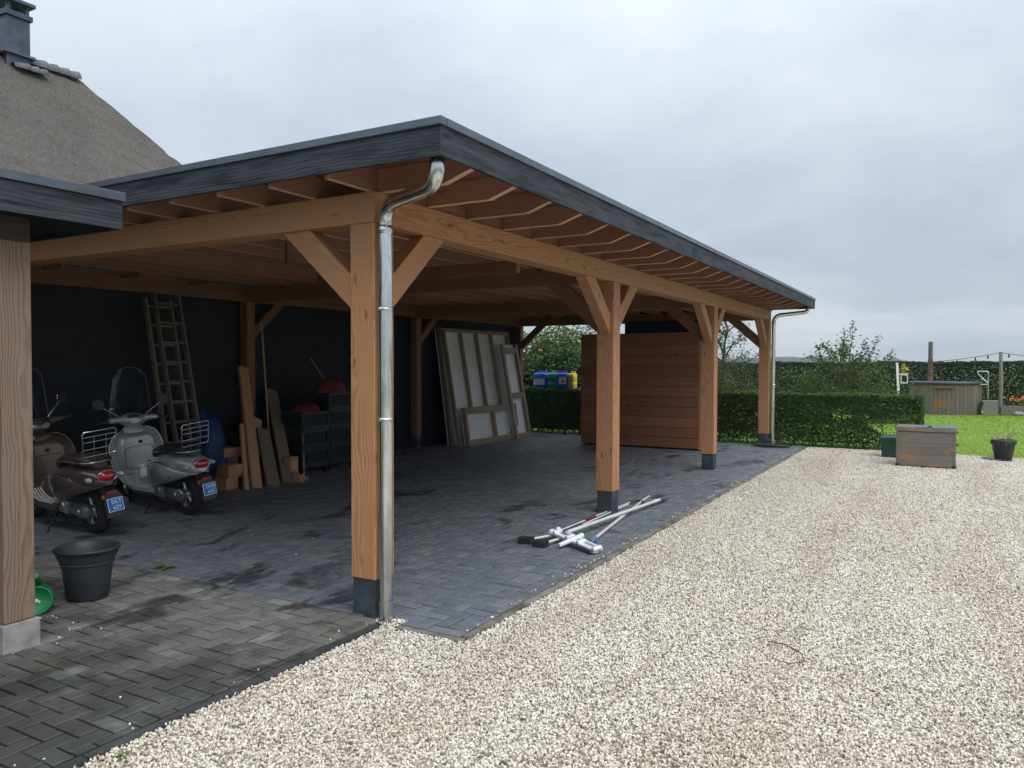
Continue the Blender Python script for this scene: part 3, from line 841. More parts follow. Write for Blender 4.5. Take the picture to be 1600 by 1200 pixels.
# ------------------------------------------------------------------ porch roof on the left
pr = thing('porch', 'low porch roof with black fascia on a weathered post at left edge', 'porch', (-1.53, -1.45, 0))
post(-1.63, -1.43, -1.533, -1.36, .165, 2.36, M['oldpost'], M['concrete'], -.018, pr)
beam('beam', (-1.53, -1.36, 2.43), (-1.53, -6.0, 2.43), .2, .138, M['shaded_beam'], pr, .006)
beam('beam', (-1.632, -1.45, 2.43), (-6.0, -1.45, 2.43), .17, .138, M['shaded_beam'], pr, .006)
box('soffit', -6.0, -1.175, -6.0, -1.0, 2.50, 2.52, M['black_board'], pr)
beam('fascia_board', (-1.16, -6.0, 2.555), (-1.16, -.97, 2.555), .024, .17, M['fascia'], pr, .003)
beam('fascia_board', (-1.174, -.982, 2.555), (-6.0, -.982, 2.555), .024, .17, M['fascia'], pr, .003)
beam('edge_trim', (-1.165, -6.0, 2.668), (-1.165, -.955, 2.668), .06, .054, M['trim'], pr, .004)
beam('edge_trim', (-1.197, -.985, 2.668), (-6.0, -.985, 2.668), .06, .054, M['trim'], pr, .004)
box('roof_membrane', -6.0, -1.197, -6.0, -1.017, 2.63, 2.66, M['kerb_dark'], pr)

box('unseen_wall', -6.05, -5.98, -6.0, -.02, -.05, 2.5, M['black_board'], pr)  # out-of-view wall added to keep light out of the carport's left side
# ------------------------------------------------------------------ thatched house behind
th = thing('thatched_house', 'house with steep brown thatched roof and dark chimney behind the carport', 'house', (-11, 0, 0))
RX, RYE, RZ = -11.0, 4.75, 6.995
def thatch_roof():
    m = MB()
    S = 1.2; T = 3.9
    def jit(p, a=.028):
        return (p[0] + random.uniform(-a, a) * .6, p[1] + random.uniform(-a, a) * .6, p[2] + random.uniform(-a, a) * .6)
    def slope(sgn):
        rows = []
        for i in range(49):
            t = T * i / 48; row = []
            sag = -.05 * math.sin(math.pi * i / 48)
            yend = RYE + 1.07 * t - .10 * math.exp(-t * 1.5)
            for j in range(121):
                y_ = -9 + (yend + 9) * j / 120
                rnd_ = .10 * math.exp(-((T - t) / .25) ** 2) * 0
                row.append(jit((RX + sgn * t, y_, RZ - S * t + sag)))
            rows.append(row)
        return rows
    A = slope(1); B = slope(-1)
    m.grid(A); m.grid(B)
    hipr = []
    for i in range(49):
        a, b_ = Vector(A[i][-1]), Vector(B[i][-1])
        hipr.append([tuple(a.lerp(b_, j / 40)) for j in range(41)])
    m.grid(hipr)
    # eave thickness
    for side, sg in ((A, 1), (B, -1)):
        e = side[-1]; m.grid([[p for p in e], [(p[0] - sg * .28, p[1], p[2] - .22) for p in e], [(p[0] - sg * .8, p[1], p[2] + .5) for p in e]])
    e = hipr[-1]; m.grid([e, [(p[0], p[1] - .28, p[2] - .22) for p in e]])
    return m
roof = thatch_roof().build('roof', M['thatch'], th)
box('wall', -14.3, -7.7, -9, 8.2, 0, 2.9, M['brick_wall'], th)
ch = box('chimney', -11.2, -10.8, 3.36, 3.75, 6.55, 7.64, M['chimney'], th, .008)
box('chimney_collar', -11.235, -10.765, 3.325, 3.785, 7.60, 7.69, M['chimney'], ch, .008)
for a in (-11.18, -10.86):
    for b_ in (3.37, 3.68):
        box('cap_leg', a, a + .06, b_, b_ + .06, 7.68, 7.85, M['chimney'], ch)
box('chimney_cap', -11.27, -10.73, 3.29, 3.82, 7.84, 7.90, M['chimney'], ch, .008)
box('flashing', -11.24, -10.74, 3.30, 3.82, 6.955, 6.985, M['lead'], ch)
def ridge_tile(y0, x=RX, dz=0, r=.125):
    rings = []
    for (yy, rr_) in ((0, r), (.015, r + .03), (.05, r + .022), (.26, r - .015)):
        rings.append([(x + rr_ * math.cos(a) * 1.05, y0 - yy, RZ - .06 + dz + rr_ * math.sin(a)) for a in [math.pi * k / 14 for k in range(15)]])
    o = MB().loft(rings, caps=False, closed=False); 
    o.loft([[(p[0], p[1], p[2] - .02) for p in rg] for rg in rings], caps=False, closed=False)
    o.build('ridge_tile', M['ridge'], roof)
for k in range(5): ridge_tile(4.70 - .2 * k)
for k in range(14): ridge_tile(3.28 - .2 * k)
for k in range(3): ridge_tile(3.98 - .15 * k, -10.74, -.20, .08)
# ------------------------------------------------------------------ vegetation
def leaf_mesh(name, C, size, mat, up_bias=.3, out=None, rnd=None, aspect=.62, seed=0):
    """C: (n,3) leaf centres; every leaf a pointed two-triangle blade folded along its rib"""
    rg = np.random.default_rng(seed + 11)
    n = len(C)
    d = rg.normal(size=(n, 3)); d[:, 2] = d[:, 2] * .6 - .15
    d /= np.linalg.norm(d, axis=1)[:, None]
    nn = rg.normal(size=(n, 3)); nn[:, 2] += up_bias
    if out is not None: nn += out * .9
    s = np.cross(d, nn); s /= np.linalg.norm(s, axis=1)[:, None] + 1e-9
    nrm = np.cross(s, d)
    L = size * rg.uniform(.65, 1.25, n)[:, None]
    W = L * aspect * .5
    fold = nrm * L * .10
    a = C - d * L * .5; b_ = C + s * W + fold; c = C + d * L * .5; e = C - s * W + fold
    V = np.stack([a, b_, c, e], 1).reshape(-1, 3)
    idx = np.arange(n)[:, None] * 4
    F = np.concatenate([idx + np.array([[0, 1, 2]]), idx + np.array([[0, 2, 3]])], 1).reshape(-1, 3)
    me = bpy.data.meshes.new(name)
    me.vertices.add(len(V)); me.vertices.foreach_set('co', V.ravel().astype(np.float32))
    me.loops.add(F.size); me.loops.foreach_set('vertex_index', F.ravel().astype(np.int32))
    me.polygons.add(len(F)); me.polygons.foreach_set('loop_start', (np.arange(len(F)) * 3).astype(np.int32))
    me.update(calc_edges=True)
    at = me.attributes.new('rnd', 'FLOAT', 'POINT')
    rv_ = (rg.random(n) if rnd is None else np.clip(rnd + rg.normal(0, .16, n), 0, 1))
    at.data.foreach_set('value', np.repeat(rv_, 4).astype(np.float32))
    me.materials.append(mat)
    return me

def clump_noise(P, scale, seed):
    rg = np.random.default_rng(seed)
    K = rg.normal(size=(10, 3)) * scale; ph = rg.uniform(0, 6.28, 10)
    return np.sin(P @ K.T + ph).mean(1)

def hedge(name, label, x0, x1, y0, y1, z1, leaf, n, mat, gaps=.0, stems=True, wob=.05, seed=0, fill=.35):
    rg = np.random.default_rng(seed)
    h = thing(name, label, 'hedge', ((x0 + x1) / 2, (y0 + y1) / 2, -.03))
    def wobble(P):
        return clump_noise(P, 3.0, seed + 5) * wob * 1.6 + clump_noise(P, 11., seed + 6) * wob * .8
    # leaves mostly in the outer shell, some inside
    parts = []; outs = []
    A = {'f': (x1 - x0) * z1, 'b': (x1 - x0) * z1 * .5, 't': (x1 - x0) * (y1 - y0) * 1.3, 'e': (y1 - y0) * z1 * 2.2}
    tot = sum(A.values())
    for k, ar in A.items():
        m = int(n * (1 - fill) * ar / tot); P = np.empty((m, 3)); O = np.zeros((m, 3))
        P[:, 0] = rg.uniform(x0, x1, m); P[:, 1] = rg.uniform(y0, y1, m); P[:, 2] = rg.uniform(.02, z1, m)
        dep = np.abs(rg.normal(0, .05, m)) - .02
        if k == 'f': P[:, 1] = y0 + dep - .03 * (1 - P[:, 2] / z1); O[:, 1] = -1
        if k == 'b': P[:, 1] = y1 - dep; O[:, 1] = 1
        if k == 't': P[:, 2] = z1 - dep * .6; O[:, 2] = 1.4
        if k == 'e':
            sd_ = rg.random(m) < .5
            P[:, 0] = np.where(sd_, x1 - dep, x0 + dep); O[:, 0] = np.where(sd_, 1, -1)
        w = wobble(P)[:, None]
        P = P + O * w
        parts.append(P); outs.append(O)
    m = int(n * fill)
    P = np.stack([rg.uniform(x0, x1, m), rg.uniform(y0 + .08, y1 - .08, m), rg.uniform(.05, z1 - .04, m)], 1)
    parts.append(P); outs.append(np.zeros((m, 3)))
    C = np.concatenate(parts); O = np.concatenate(outs)
    if gaps:
        # thin places low down where the light comes through
        gn = clump_noise(C * np.array([1, .2, 1.3]), 4.5, seed + 9) - .5 * (C[:, 2] / z1 - .38) ** 2 * 2 + .10 * (rg.random(len(C)) - .5)
        low = C[:, 2] < z1 * .62
        keep = ~(low & (gn > gaps)); keep |= rg.random(len(C)) < .1
        C, O = C[keep], O[keep]
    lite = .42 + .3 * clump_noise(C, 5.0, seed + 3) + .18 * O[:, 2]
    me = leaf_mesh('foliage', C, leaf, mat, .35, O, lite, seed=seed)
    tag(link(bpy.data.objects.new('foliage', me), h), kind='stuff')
    if stems:
        k = 0; x = x0 + .15
        while x < x1 - .1:
            pts = [(x, (y0 + y1) / 2, -.04)]
            for j in range(1, 5): pts.append((x + random.gauss(0, .03) * j, (y0 + y1) / 2 + random.gauss(0, .04) * j, z1 * .9 * j / 4))
            m_ = MB().tube(pts, [.016, .013, .010, .008, .004], 6)
            for j in range(1, 5):
                for q in range(3):
                    a = random.uniform(0, 6.28); p = Vector(pts[j]) * .7 + Vector(pts[j - 1]) * .3
                    m_.tube([p, p + Vector((math.cos(a) * .2, math.sin(a) * .16, .12))], [.006, .003], 5, caps=False)
            m_.build('stem', M['twig'], h); x += random.uniform(.28, .4)
    return h
hedge('hornbeam_hedge', 'low clipped green hedge behind the carport along the gravel', -7.0, 2.74, 12.95, 13.55, 1.05, .052, 92000, M['leaf_hedge'], gaps=.255, seed=1, wob=.034)
hedge('boundary_hedge', 'long tall clipped hedge closing the garden behind the hot tub', -9.0, 14.0, 30.2, 31.6, 1.74, .078, 150000, M['leaf_tall'], stems=False, seed=2, wob=.06)

def woody(name, label, cat, loc, trunk, limbs, leafC, leaf, mat, seed, lite=None, crown='crown', aspect=.6):
    t_ = thing(name, label, cat, loc)
    m = MB().tube(trunk[0], trunk[1], 9)
    for pts, rad in limbs: m.tube(pts, rad, 6, caps=False)
    m.build('trunk', M['twig'], t_)
    me = leaf_mesh(crown, leafC, leaf, mat, .5, None, lite, aspect=aspect, seed=seed)
    tag(link(bpy.data.objects.new(crown, me), t_), kind='stuff')
    return t_

def grow(base, height, spread, seed, nlimb=12, sub=5, z0=.25, upward=.7, droop=0, leaf_per=60, lr=.13, top=1.0):
    """trunk, limbs and leaf clusters along the twigs"""
    rn = random.Random(seed); limbs = []; C = []
    bx, by = base
    tp = [Vector((bx, by, -.06))]
    for j in range(1, 7): tp.append(Vector((bx + rn.gauss(0, .02) * j, by + rn.gauss(0, .02) * j, height * .92 * top * j / 6)))
    trunk = (tp, [.055 * height / 3 * (1 - .8 * j / 6) for j in range(7)])
    def at(z):
        k = min(5.999, max(0, z / (height * .92 * top) * 6)); i = int(k); return tp[i].lerp(tp[i + 1], k - i)
    for i in range(nlimb):
        f = z0 + (1 - z0) * (i + rn.random()) / nlimb
        a = i * 2.4 + rn.uniform(-.5, .5)
        p = at(f * height * .85); ln = spread * (1.15 - .62 * f) * rn.uniform(.65, 1.2)
        dr_ = Vector((math.cos(a), math.sin(a), upward * rn.uniform(.5, 1.4))); dr_.normalize()
        pts = [p]
        for j in range(1, 5):
            q = pts[-1] + dr_ * ln / 4 + Vector((rn.gauss(0, .03), rn.gauss(0, .03), rn.gauss(0, .03) - droop * j * .02)) * ln
            pts.append(q)
        limbs.append((pts, [.018 * (1 - .2 * j) * height / 3 for j in range(5)]))
        for s_ in range(sub):
            k = rn.uniform(.25, 1) * 3.999; j = int(k); q = pts[j].lerp(pts[j + 1], k - j)
            d2 = (dr_ + Vector((rn.gauss(0, .6), rn.gauss(0, .6), rn.gauss(.2, .5)))).normalized() * ln * rn.uniform(.2, .5)
            limbs.append(([q, q + d2 * .5 + Vector((0, 0, .02)), q + d2], [.007, .005, .003]))
            for w in range(leaf_per // 3):
                t = rn.uniform(.1, 1.08); C.append(q + d2 * t + Vector((rn.gauss(0, lr), rn.gauss(0, lr), rn.gauss(0, lr))) * .55)
        for w in range(leaf_per):
            k = rn.uniform(.35, 1.0) * 3.999; j = int(k); C.append(pts[j].lerp(pts[j + 1], k - j) + Vector((rn.gauss(0, lr), rn.gauss(0, lr), rn.gauss(0, lr))) * .6)
    for w in range(leaf_per):
        C.append(at(rn.uniform(.6, 1.02) * height * .92 * top) + Vector((rn.gauss(0, lr), rn.gauss(0, lr), rn.gauss(0, lr))) * .5)
    return trunk, limbs, np.array([tuple(c) for c in C])

# small fruit tree on the lawn
tr, li, C = grow((.45, 20.5), 2.25, 1.55, 21, nlimb=26, sub=6, z0=.12, upward=.42, leaf_per=46, lr=.13)
# its few long upright shoots
for (dx, dz, sx) in ((.30, 2.95, .1), (.05, 2.75, .0), (1.0, 2.55, .45), (-.72, 2.25, -.4), (.6, 2.4, .3), (1.35, 2.05, .7)):
    b0 = Vector((.45 + sx, 20.5, 1.3)); b1 = Vector((.45 + dx, 20.45, dz))
    li.append(([b0, b0.lerp(b1, .5) + Vector((.03, 0, .02)), b1], [.016, .010, .004]))
    for w in range(70):
        t = random.uniform(.3, 1.0); C = np.vstack([C, np.array(b0.lerp(b1, t)) + rng.normal(0, .055, 3)])
woody('fruit_tree', 'small open fruit tree with upright shoots on the lawn behind the low hedge', 'tree', (.45, 20.5, 0), tr, li, C, .085, M['leaf_tree'], 4)
# loose sapling seen between the two far posts
for (bx, by, hh, sp, sd_, lab, nm) in (
        (-2.3, 17.6, 3.5, 1.3, 31, 'airy olive-leaved young tree seen between the two far carport posts', 'young_tree'),
        (-3.3, 18.8, 3.7, 1.4, 33, 'second airy young tree just right of the storage cupboard, partly hidden by it', 'young_tree')):
    tr, li, C = grow((bx, by), hh, sp, sd_, nlimb=26, sub=5, z0=.2, upward=.9, leaf_per=30, lr=.12)
    woody(nm, lab, 'tree', (bx, by, 0), tr, li, C, .075, M['leaf_olive'], sd_, aspect=.45)
# rounded shrubs low behind the hedge
def bush(name, label, c, r, n, leaf, mat, seed, hollow=.55):
    rg = np.random.default_rng(seed)
    v = rg.normal(size=(n, 3)); v /= np.linalg.norm(v, axis=1)[:, None]; v[:, 2] = np.abs(v[:, 2]) * 1.05 - .12
    rad = (hollow + (1 - hollow) * rg.random(n) ** .5) * (1 + .22 * clump_noise(v, 3.2, seed) * 2 + .14 * clump_noise(v, 8, seed + 1) * 2)
    C = v * rad[:, None] * np.array(r) + np.array((c[0], c[1], .0)); C[:, 2] = np.maximum(C[:, 2], .03)
    lite = .45 + .4 * clump_noise(C, 4.0, seed + 2)
    t_ = thing(name, label, 'shrub', (c[0], c[1], 0))
    m = MB()
    for k in range(9):
        a = k * 2.4; e = Vector((c[0] + math.cos(a) * r[0] * .6, c[1] + math.sin(a) * r[1] * .6, r[2] * random.uniform(.6, .95)))
        m.tube([(c[0] + math.cos(a) * .08, c[1] + math.sin(a) * .08, -.06), Vector((c[0], c[1], 0)).lerp(e, .5) + Vector((0, 0, .1)), e], [.03, .018, .006], 6, caps=False)
    m.build('stem', M['twig'], t_)
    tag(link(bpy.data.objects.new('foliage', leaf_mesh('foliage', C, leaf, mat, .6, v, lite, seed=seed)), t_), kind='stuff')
bush('ivy_shrub', 'dark glossy broad leaved shrub behind the plastic jerrycans', (-6.3, 15.2), (2.0, .9, 2.1), 30000, .105, M['leaf_ivy'], 41)
bush('willow_shrub', 'tall yellow-green willowy shrub towering behind the dark shrub at carport end', (-7.9, 18.4), (2.6, 1.3, 3.15), 34000, .105, M['leaf_shrub'], 42, .25)
bush('rear_shrub', 'bushy mid green shrub left behind the rear carport corner post', (-9.8, 17.0), (1.6, 1.0, 2.7), 14000, .09, M['leaf_tall'], 43)
bush('garden_shrub', 'broad loose olive green shrub behind the hedge, below the young trees', (-2.3, 17.0), (1.7, .8, 1.6), 9000, .07, M['leaf_olive'], 44)
bush('garden_shrub', 'wide brownish green shrub on the lawn just right of fruit tree trunk', (1.35, 21.2), (.95, .6, 1.25), 4200, .07, M['leaf_tree'], 45)
bush('garden_shrub', 'low leafy green shrub on the lawn left of fruit tree trunk', (-.75, 20.6), (.85, .6, 1.15), 3800, .07, M['leaf_tree'], 46)

# lawn blades (the sward that shows beside the chest)
def lawn_blades(n=60000):
    rg = np.random.default_rng(77)
    x = rg.uniform(-1.5, 8.5, n); y = 12.8 + (27.6 - 12.8) * rg.random(n) ** 1.5
    h = rg.uniform(.012, .03, n); a = rg.uniform(0, 6.28, n); w = .006 + .0006 * (y - 12)
    dx, dy = np.cos(a), np.sin(a); lean = rg.normal(0, .018, (n, 2))
    V = np.stack([np.stack([x - dx * w, y - dy * w, np.full(n, -.036)], 1), np.stack([x + dx * w, y + dy * w, np.full(n, -.036)], 1), np.stack([x + lean[:, 0], y + lean[:, 1], -.035 + h], 1)], 1).reshape(-1, 3)
    F = np.arange(3 * n).reshape(-1, 3)
    me = bpy.data.meshes.new('lawn_grass'); me.from_pydata(V.tolist(), [], F.tolist())
    at = me.attributes.new('rnd', 'FLOAT', 'POINT'); at.data.foreach_set('value', np.repeat(np.clip(.5 + .35 * clump_noise(np.stack([x, y, x * 0], 1), 1.2, 3) + rg.normal(0, .15, n), 0, 1), 3).astype(np.float32))
    me.materials.append(M['grass'])
    tag(link(bpy.data.objects.new('lawn_grass', me)), 'short bright green mown lawn grass beyond the gravel', 'grass', kind='stuff')
lawn_blades()
# ------------------------------------------------------------------ garden things
# weathered chest
c0 = (2.455, 10.41); cw, cd_, chh = .86, .52, .655
rotc = Matrix.Rotation(R(2), 4, 'Z')
cb = thing('storage_chest', 'weathered grey wooden chest with orange worn patches on the gravel', 'chest', (2.455, 10.41, -.02))
def cbox(name, x0, x1, y0, y1, z0, z1, mat, bevel=.004, parent=cb):
    return box(name, c0[0] + x0, c0[0] + x1, c0[1] + y0, c0[1] + y1, z0 - .02, z1 - .02, mat, parent, bevel)
for k in range(3): cbox('front_board', .02, cw - .02, 0, .022, .02 + k * .188, .02 + (k + 1) * .188 - .002, M['chest'])
for k in range(3):
    cbox('side_board', cw - .022, cw, .024, cd_ - .024, .02 + k * .188, .02 + (k + 1) * .188 - .002, M['chest']); cbox('side_board', 0, .022, .024, cd_ - .024, .02 + k * .188, .02 + (k + 1) * .188 - .002, M['chest'])
cbox('back_panel', .02, cw - .02, cd_ - .022, cd_, .02, .584, M['chest'])
for a in (-.004, cw - .036):
    for b_ in (-.006, cd_ - .034): cbox('corner_batten', a, a + .04, b_, b_ + .04, .0, .582, M['chest'])
for a in (-.008, cw - .05):
    cbox('corner_iron', a, a + .058, -.010, .05, .0, .05, M['dark_steel'])
lid = cbox('lid', -.012, cw + .012, -.014, cd_ + .012, .588, .655, M['chest'], .005)
cbox('lid_sheet', .0, cw, .0, cd_, .6552, .662, M['lead'], .002, lid)
cbox('hasp', cw * .53, cw * .60, .06, .10, .662, .68, M['dark_steel'], .002, lid)
cbox('side_catch', cw + .0125, cw + .025, .2, .24, .56, .6, M['dark_steel'], .002, lid)
m = MB().tube([(c0[0] + cw + .001, c0[1] + .16, .36), (c0[0] + cw + .03, c0[1] + .17, .35), (c0[0] + cw + .03, c0[1] + .32, .35), (c0[0] + cw + .001, c0[1] + .33, .36)], .01, 8)
m.build('handle', M['dark_steel'], cb)
# green box behind it
gb = thing('green_box', 'small dark green plastic box tucked behind the wooden chest', 'box', (2.3, 11.8, -.02))
m = MB(); m.loft([[(2.13 + i, 11.58 + j, z_) for i, j in ((0 + e, 0 + e), (.46 - e, 0 + e), (.46 - e, .38 - e), (0 + e, .38 - e))] for z_, e in ((-.02, .02), (.30, .005), (.31, .0))], smooth=False)
m.build('body', M['darkgreen'], gb, .008)
MB().loft([[(2.13 + i, 11.58 + j, z_) for i, j in ((0 + e, 0 + e), (.46 - e, 0 + e), (.46 - e, .38 - e), (0 + e, .38 - e))] for z_, e in ((.312, -.012), (.35, -.012), (.375, .03))], smooth=False).build('lid', M['darkgreen'], gb, .006)
# black pot with dry plant
def flowerpot(root, x, y, z, r0, r1, h, mat, rim=.05):
    M_ = Matrix.Translation((x, y, z))
    MB().lathe([(0, .004), (r0 - .01, .0), (r0, .01), (r1 * .965, h - rim - .004), (r1, h - rim), (r1 + .012, h - rim + .004), (r1 + .014, h - .008), (r1 + .006, h), (r1 - .012, h), (r1 - .016, h - .03), (r0 - .006, .03), (0, .03)], 40, M_).build('body', mat, root)
pp = thing('potted_plant', 'black plastic flowerpot with dry leafless stems at the lawn edge', 'potted plant', (4.02, 12.2, -.02))
flowerpot(pp, 4.05, 12.2, -.02, .13, .185, .37, M['plastic_black'], .085)
MB().lathe([(0, .31), (.165, .305)], 24, Matrix.Translation((4.05, 12.2, -.02))).build('soil', M['soil'], pp)
m = MB()
for k in range(16):
    a = random.uniform(0, 6.28); l = random.uniform(.18, .45)
    p = Vector((4.02 + math.cos(a) * .05, 12.2 + math.sin(a) * .05, .25)); q = p + Vector((math.cos(a) * l * .6, math.sin(a) * l * .5, l * .7)); e = q + Vector((math.cos(a) * l * .35, math.sin(a) * l * .3, random.uniform(-.15, .08)))
    m.tube([p, p.lerp(q, .5) + Vector((0, 0, .03)), q, e], [.004, .0035, .003, .002], 5, caps=False)
m.tube([(4.06, 12.2, .25), (4.12, 12.2, .45), (4.13, 12.2, .62), (4.06, 12.18, .72), (3.95, 12.18, .70)], [.006, .006, .005, .004, .003], 6, caps=False)
m.build('stem', M['pale_stem'], pp)
tray = MB().lathe([(0, 0), (.20, 0), (.225, .03), (.218, .03), (.195, .008), (0, .008)], 32, Matrix.Translation((3.95, 12.28, -.022)))
tag(tray.build('pot_saucer', M['lead']), 'flat grey saucer lying under and beside the black flowerpot', 'saucer')
# hot tub of staves
tb = thing('hot_tub', 'round weathered wooden hot tub with dark cover on the lawn', 'hot tub', (3.03, 27.3, -.03))
TR = 1.09; nst = 52
for k in range(nst):
    a = 2 * math.pi * k / nst; orange = abs(((a - 4.60 + math.pi) % (2 * math.pi)) - math.pi) < .19
    w = 2 * math.pi * TR / nst / 2 * .96
    v, f = box_geo(-.5, .5, -w, w, -.02, .02)
    mw = Matrix.Translation((3.03 + TR * math.cos(a), 27.3 + TR * math.sin(a), .47)) @ Matrix.Rotation(a, 4, 'Z') @ Matrix.Rotation(math.pi / 2, 4, 'Y')
    MB().add(v, f).build('stave', M['tub_orange' if orange else 'tub'], tb, .004, mw)
MB().lathe([(0, 1.10), (TR + .02, 1.08), (TR + .05, 1.06), (TR + .05, .985), (TR + .025, .98)], 60, Matrix.Translation((3.03, 27.3, 0))).build('cover', M['plastic_black'], tb)
MB().lathe([(TR - .03, .968), (TR + .04, .968), (TR + .04, .978), (TR - .03, .978)], 60, Matrix.Translation((3.03, 27.3, 0))).build('rim', M['stud'], tb)
box('ledge', 2.72, 3.32, 26.12, 26.26, .88, .905, M['tub'], tb, .004)
m = MB().tube([(2.55, 28.35, .1), (2.55, 28.35, 1.9)], .085, 14); m.build('flue_pipe', M['rust'], tb)
MB().tube([(2.55, 28.35, 1.9), (2.55, 28.35, 2.52)], .075, 14).build('flue_top', M['flue'], tb)
m = MB().tube(smooth_path([(4.32, 26.9, .5), (4.32, 26.9, 1.45), (3.98, 26.9, 1.45), (4.05, 26.9, 1.32), (4.3, 26.9, 1.05)], .08), .018, 8)
m.tube([(4.32, 26.9, 1.0), (4.1, 26.9, 1.0)], .018, 8); m.tube([(4.32, 27.35, .5), (4.32, 27.35, 1.2)], .018, 8)
m.build('handrail', M['steel'], tb)
sp_ = thing('tub_step', 'grey wooden step box beside the hot tub', 'step', (4.4, 27.0, -.03))
for k in range(4): box('step_board', 4.16, 4.62, 26.62 + k * .2, 26.81 + k * .2, .42, .45, M['greywood'], sp_, .004)
box('step_front', 4.18, 4.6, 26.625, 26.65, -.03, .418, M['greywood'], sp_, .004)
box('step_side', 4.575, 4.6, 26.652, 27.4, -.03, .418, M['greywood'], sp_, .004)
# raised bed edge with flowers
rb = thing('raised_bed', 'low grey plank edged flower bed right of the hot tub', 'flower bed', (6.2, 27.4, -.03))
for k in range(2): beam('edge_plank', (4.7, 27.05, .06 + .16 * k), (9.5, 27.05, .06 + .16 * k), .04, .155, M['greywood'], rb, .004)
box('soil', 4.72, 9.5, 27.08, 28.6, -.03, .2, M['soil'], rb)
fl = thing('flower_clump', 'clump of bright orange flowers in the bed at right edge', 'flowers', (5.75, 27.5, .2))
fc = np.stack([rng.normal(5.75, .28, 900), rng.normal(27.5, .16, 900), .22 + np.abs(rng.normal(.12, .12, 900))], 1)
tag(link(bpy.data.objects.new('leaves', leaf_mesh('leaves', fc, .09, M['leaf_shrub'], seed=91)), fl), kind='stuff')
fc = np.stack([rng.normal(5.72, .30, 420), rng.normal(27.42, .16, 420), .46 + rng.normal(.06, .05, 420)], 1)
tag(link(bpy.data.objects.new('petals', leaf_mesh('petals', fc, .085, M['orange_flower'], seed=92)), fl), kind='stuff')
rk = MB().ell((5.2, 26.85, .03), (.16, .1, .09), 10, 6); tag(rk.build('garden_stone', M['concrete']), 'pale grey rounded stone on the lawn before the flower bed', 'stone')
# post with string lights
sl = thing('light_post', 'grey round wooden post carrying the string lights', 'post', (4.72, 27.9, -.03))
MB().tube([(4.72, 27.9, -.05), (4.74, 27.9, 1.0), (4.71, 27.9, 2.12)], [.065, .06, .055], 12).build('pole', M['greywood'], sl)
sg = thing('string_lights', 'black string of small bulbs sagging above the tall hedge', 'string lights', (0.5, 29, 1.9))
def cat_(p, q, sag, n=24):
    p, q = Vector(p), Vector(q); return [p.lerp(q, k / n) - Vector((0, 0, sag * 4 * (k / n) * (1 - k / n))) for k in range(n + 1)]
for (p, q, sag, nb) in (((.2, 30.0, 1.86), (4.71, 27.9, 2.10), .20, 9), ((4.71, 27.9, 2.10), (10.5, 27.9, 2.0), .25, 10)):
    pts = cat_(p, q, sag); MB().tube(pts, .010, 5).build('cable', M['wire'], sg)
    for k in range(nb):
        pt = pts[int((k + .5) / nb * 24)]
        MB().lathe([(.0, -.012), (.018, -.012), (.022, -.05), (.03, -.09), (.024, -.125), (0, -.135)], 10, Matrix.Translation(pt)).build('bulb', M['wire'], sg)
# white post with bird house / lantern
wp = thing('white_post', 'thin leaning white post with lantern and yellow flowers before the tall hedge', 'post', (1.65, 26.6, -.03))
beam('pole', (1.66, 26.4, -.05), (1.56, 26.4, 1.74), .075, .075, M['white_paint'], wp, .004)
m = MB().box(1.68, 1.90, 26.42, 26.6, 1.02, 1.05).box(1.68, 1.90, 26.42, 26.6, 1.30, 1.33)
for a in (1.68, 1.88):
    for b_ in (26.42, 26.58): m.box(a, a + .02, b_, b_ + .02, 1.05, 1.30)
m.build('lantern', M['white_paint'], wp)
box('lantern_arm', 1.62, 1.92, 26.40, 26.418, 1.34, 1.37, M['white_paint'], wp)
fc = np.stack([rng.normal(1.80, .08, 90), rng.normal(26.5, .06, 90), rng.normal(1.52, .1, 90)], 1)
tag(link(bpy.data.objects.new('flowers', leaf_mesh('flowers', fc, .06, M['yellow_petal'], seed=95)), wp), kind='stuff')

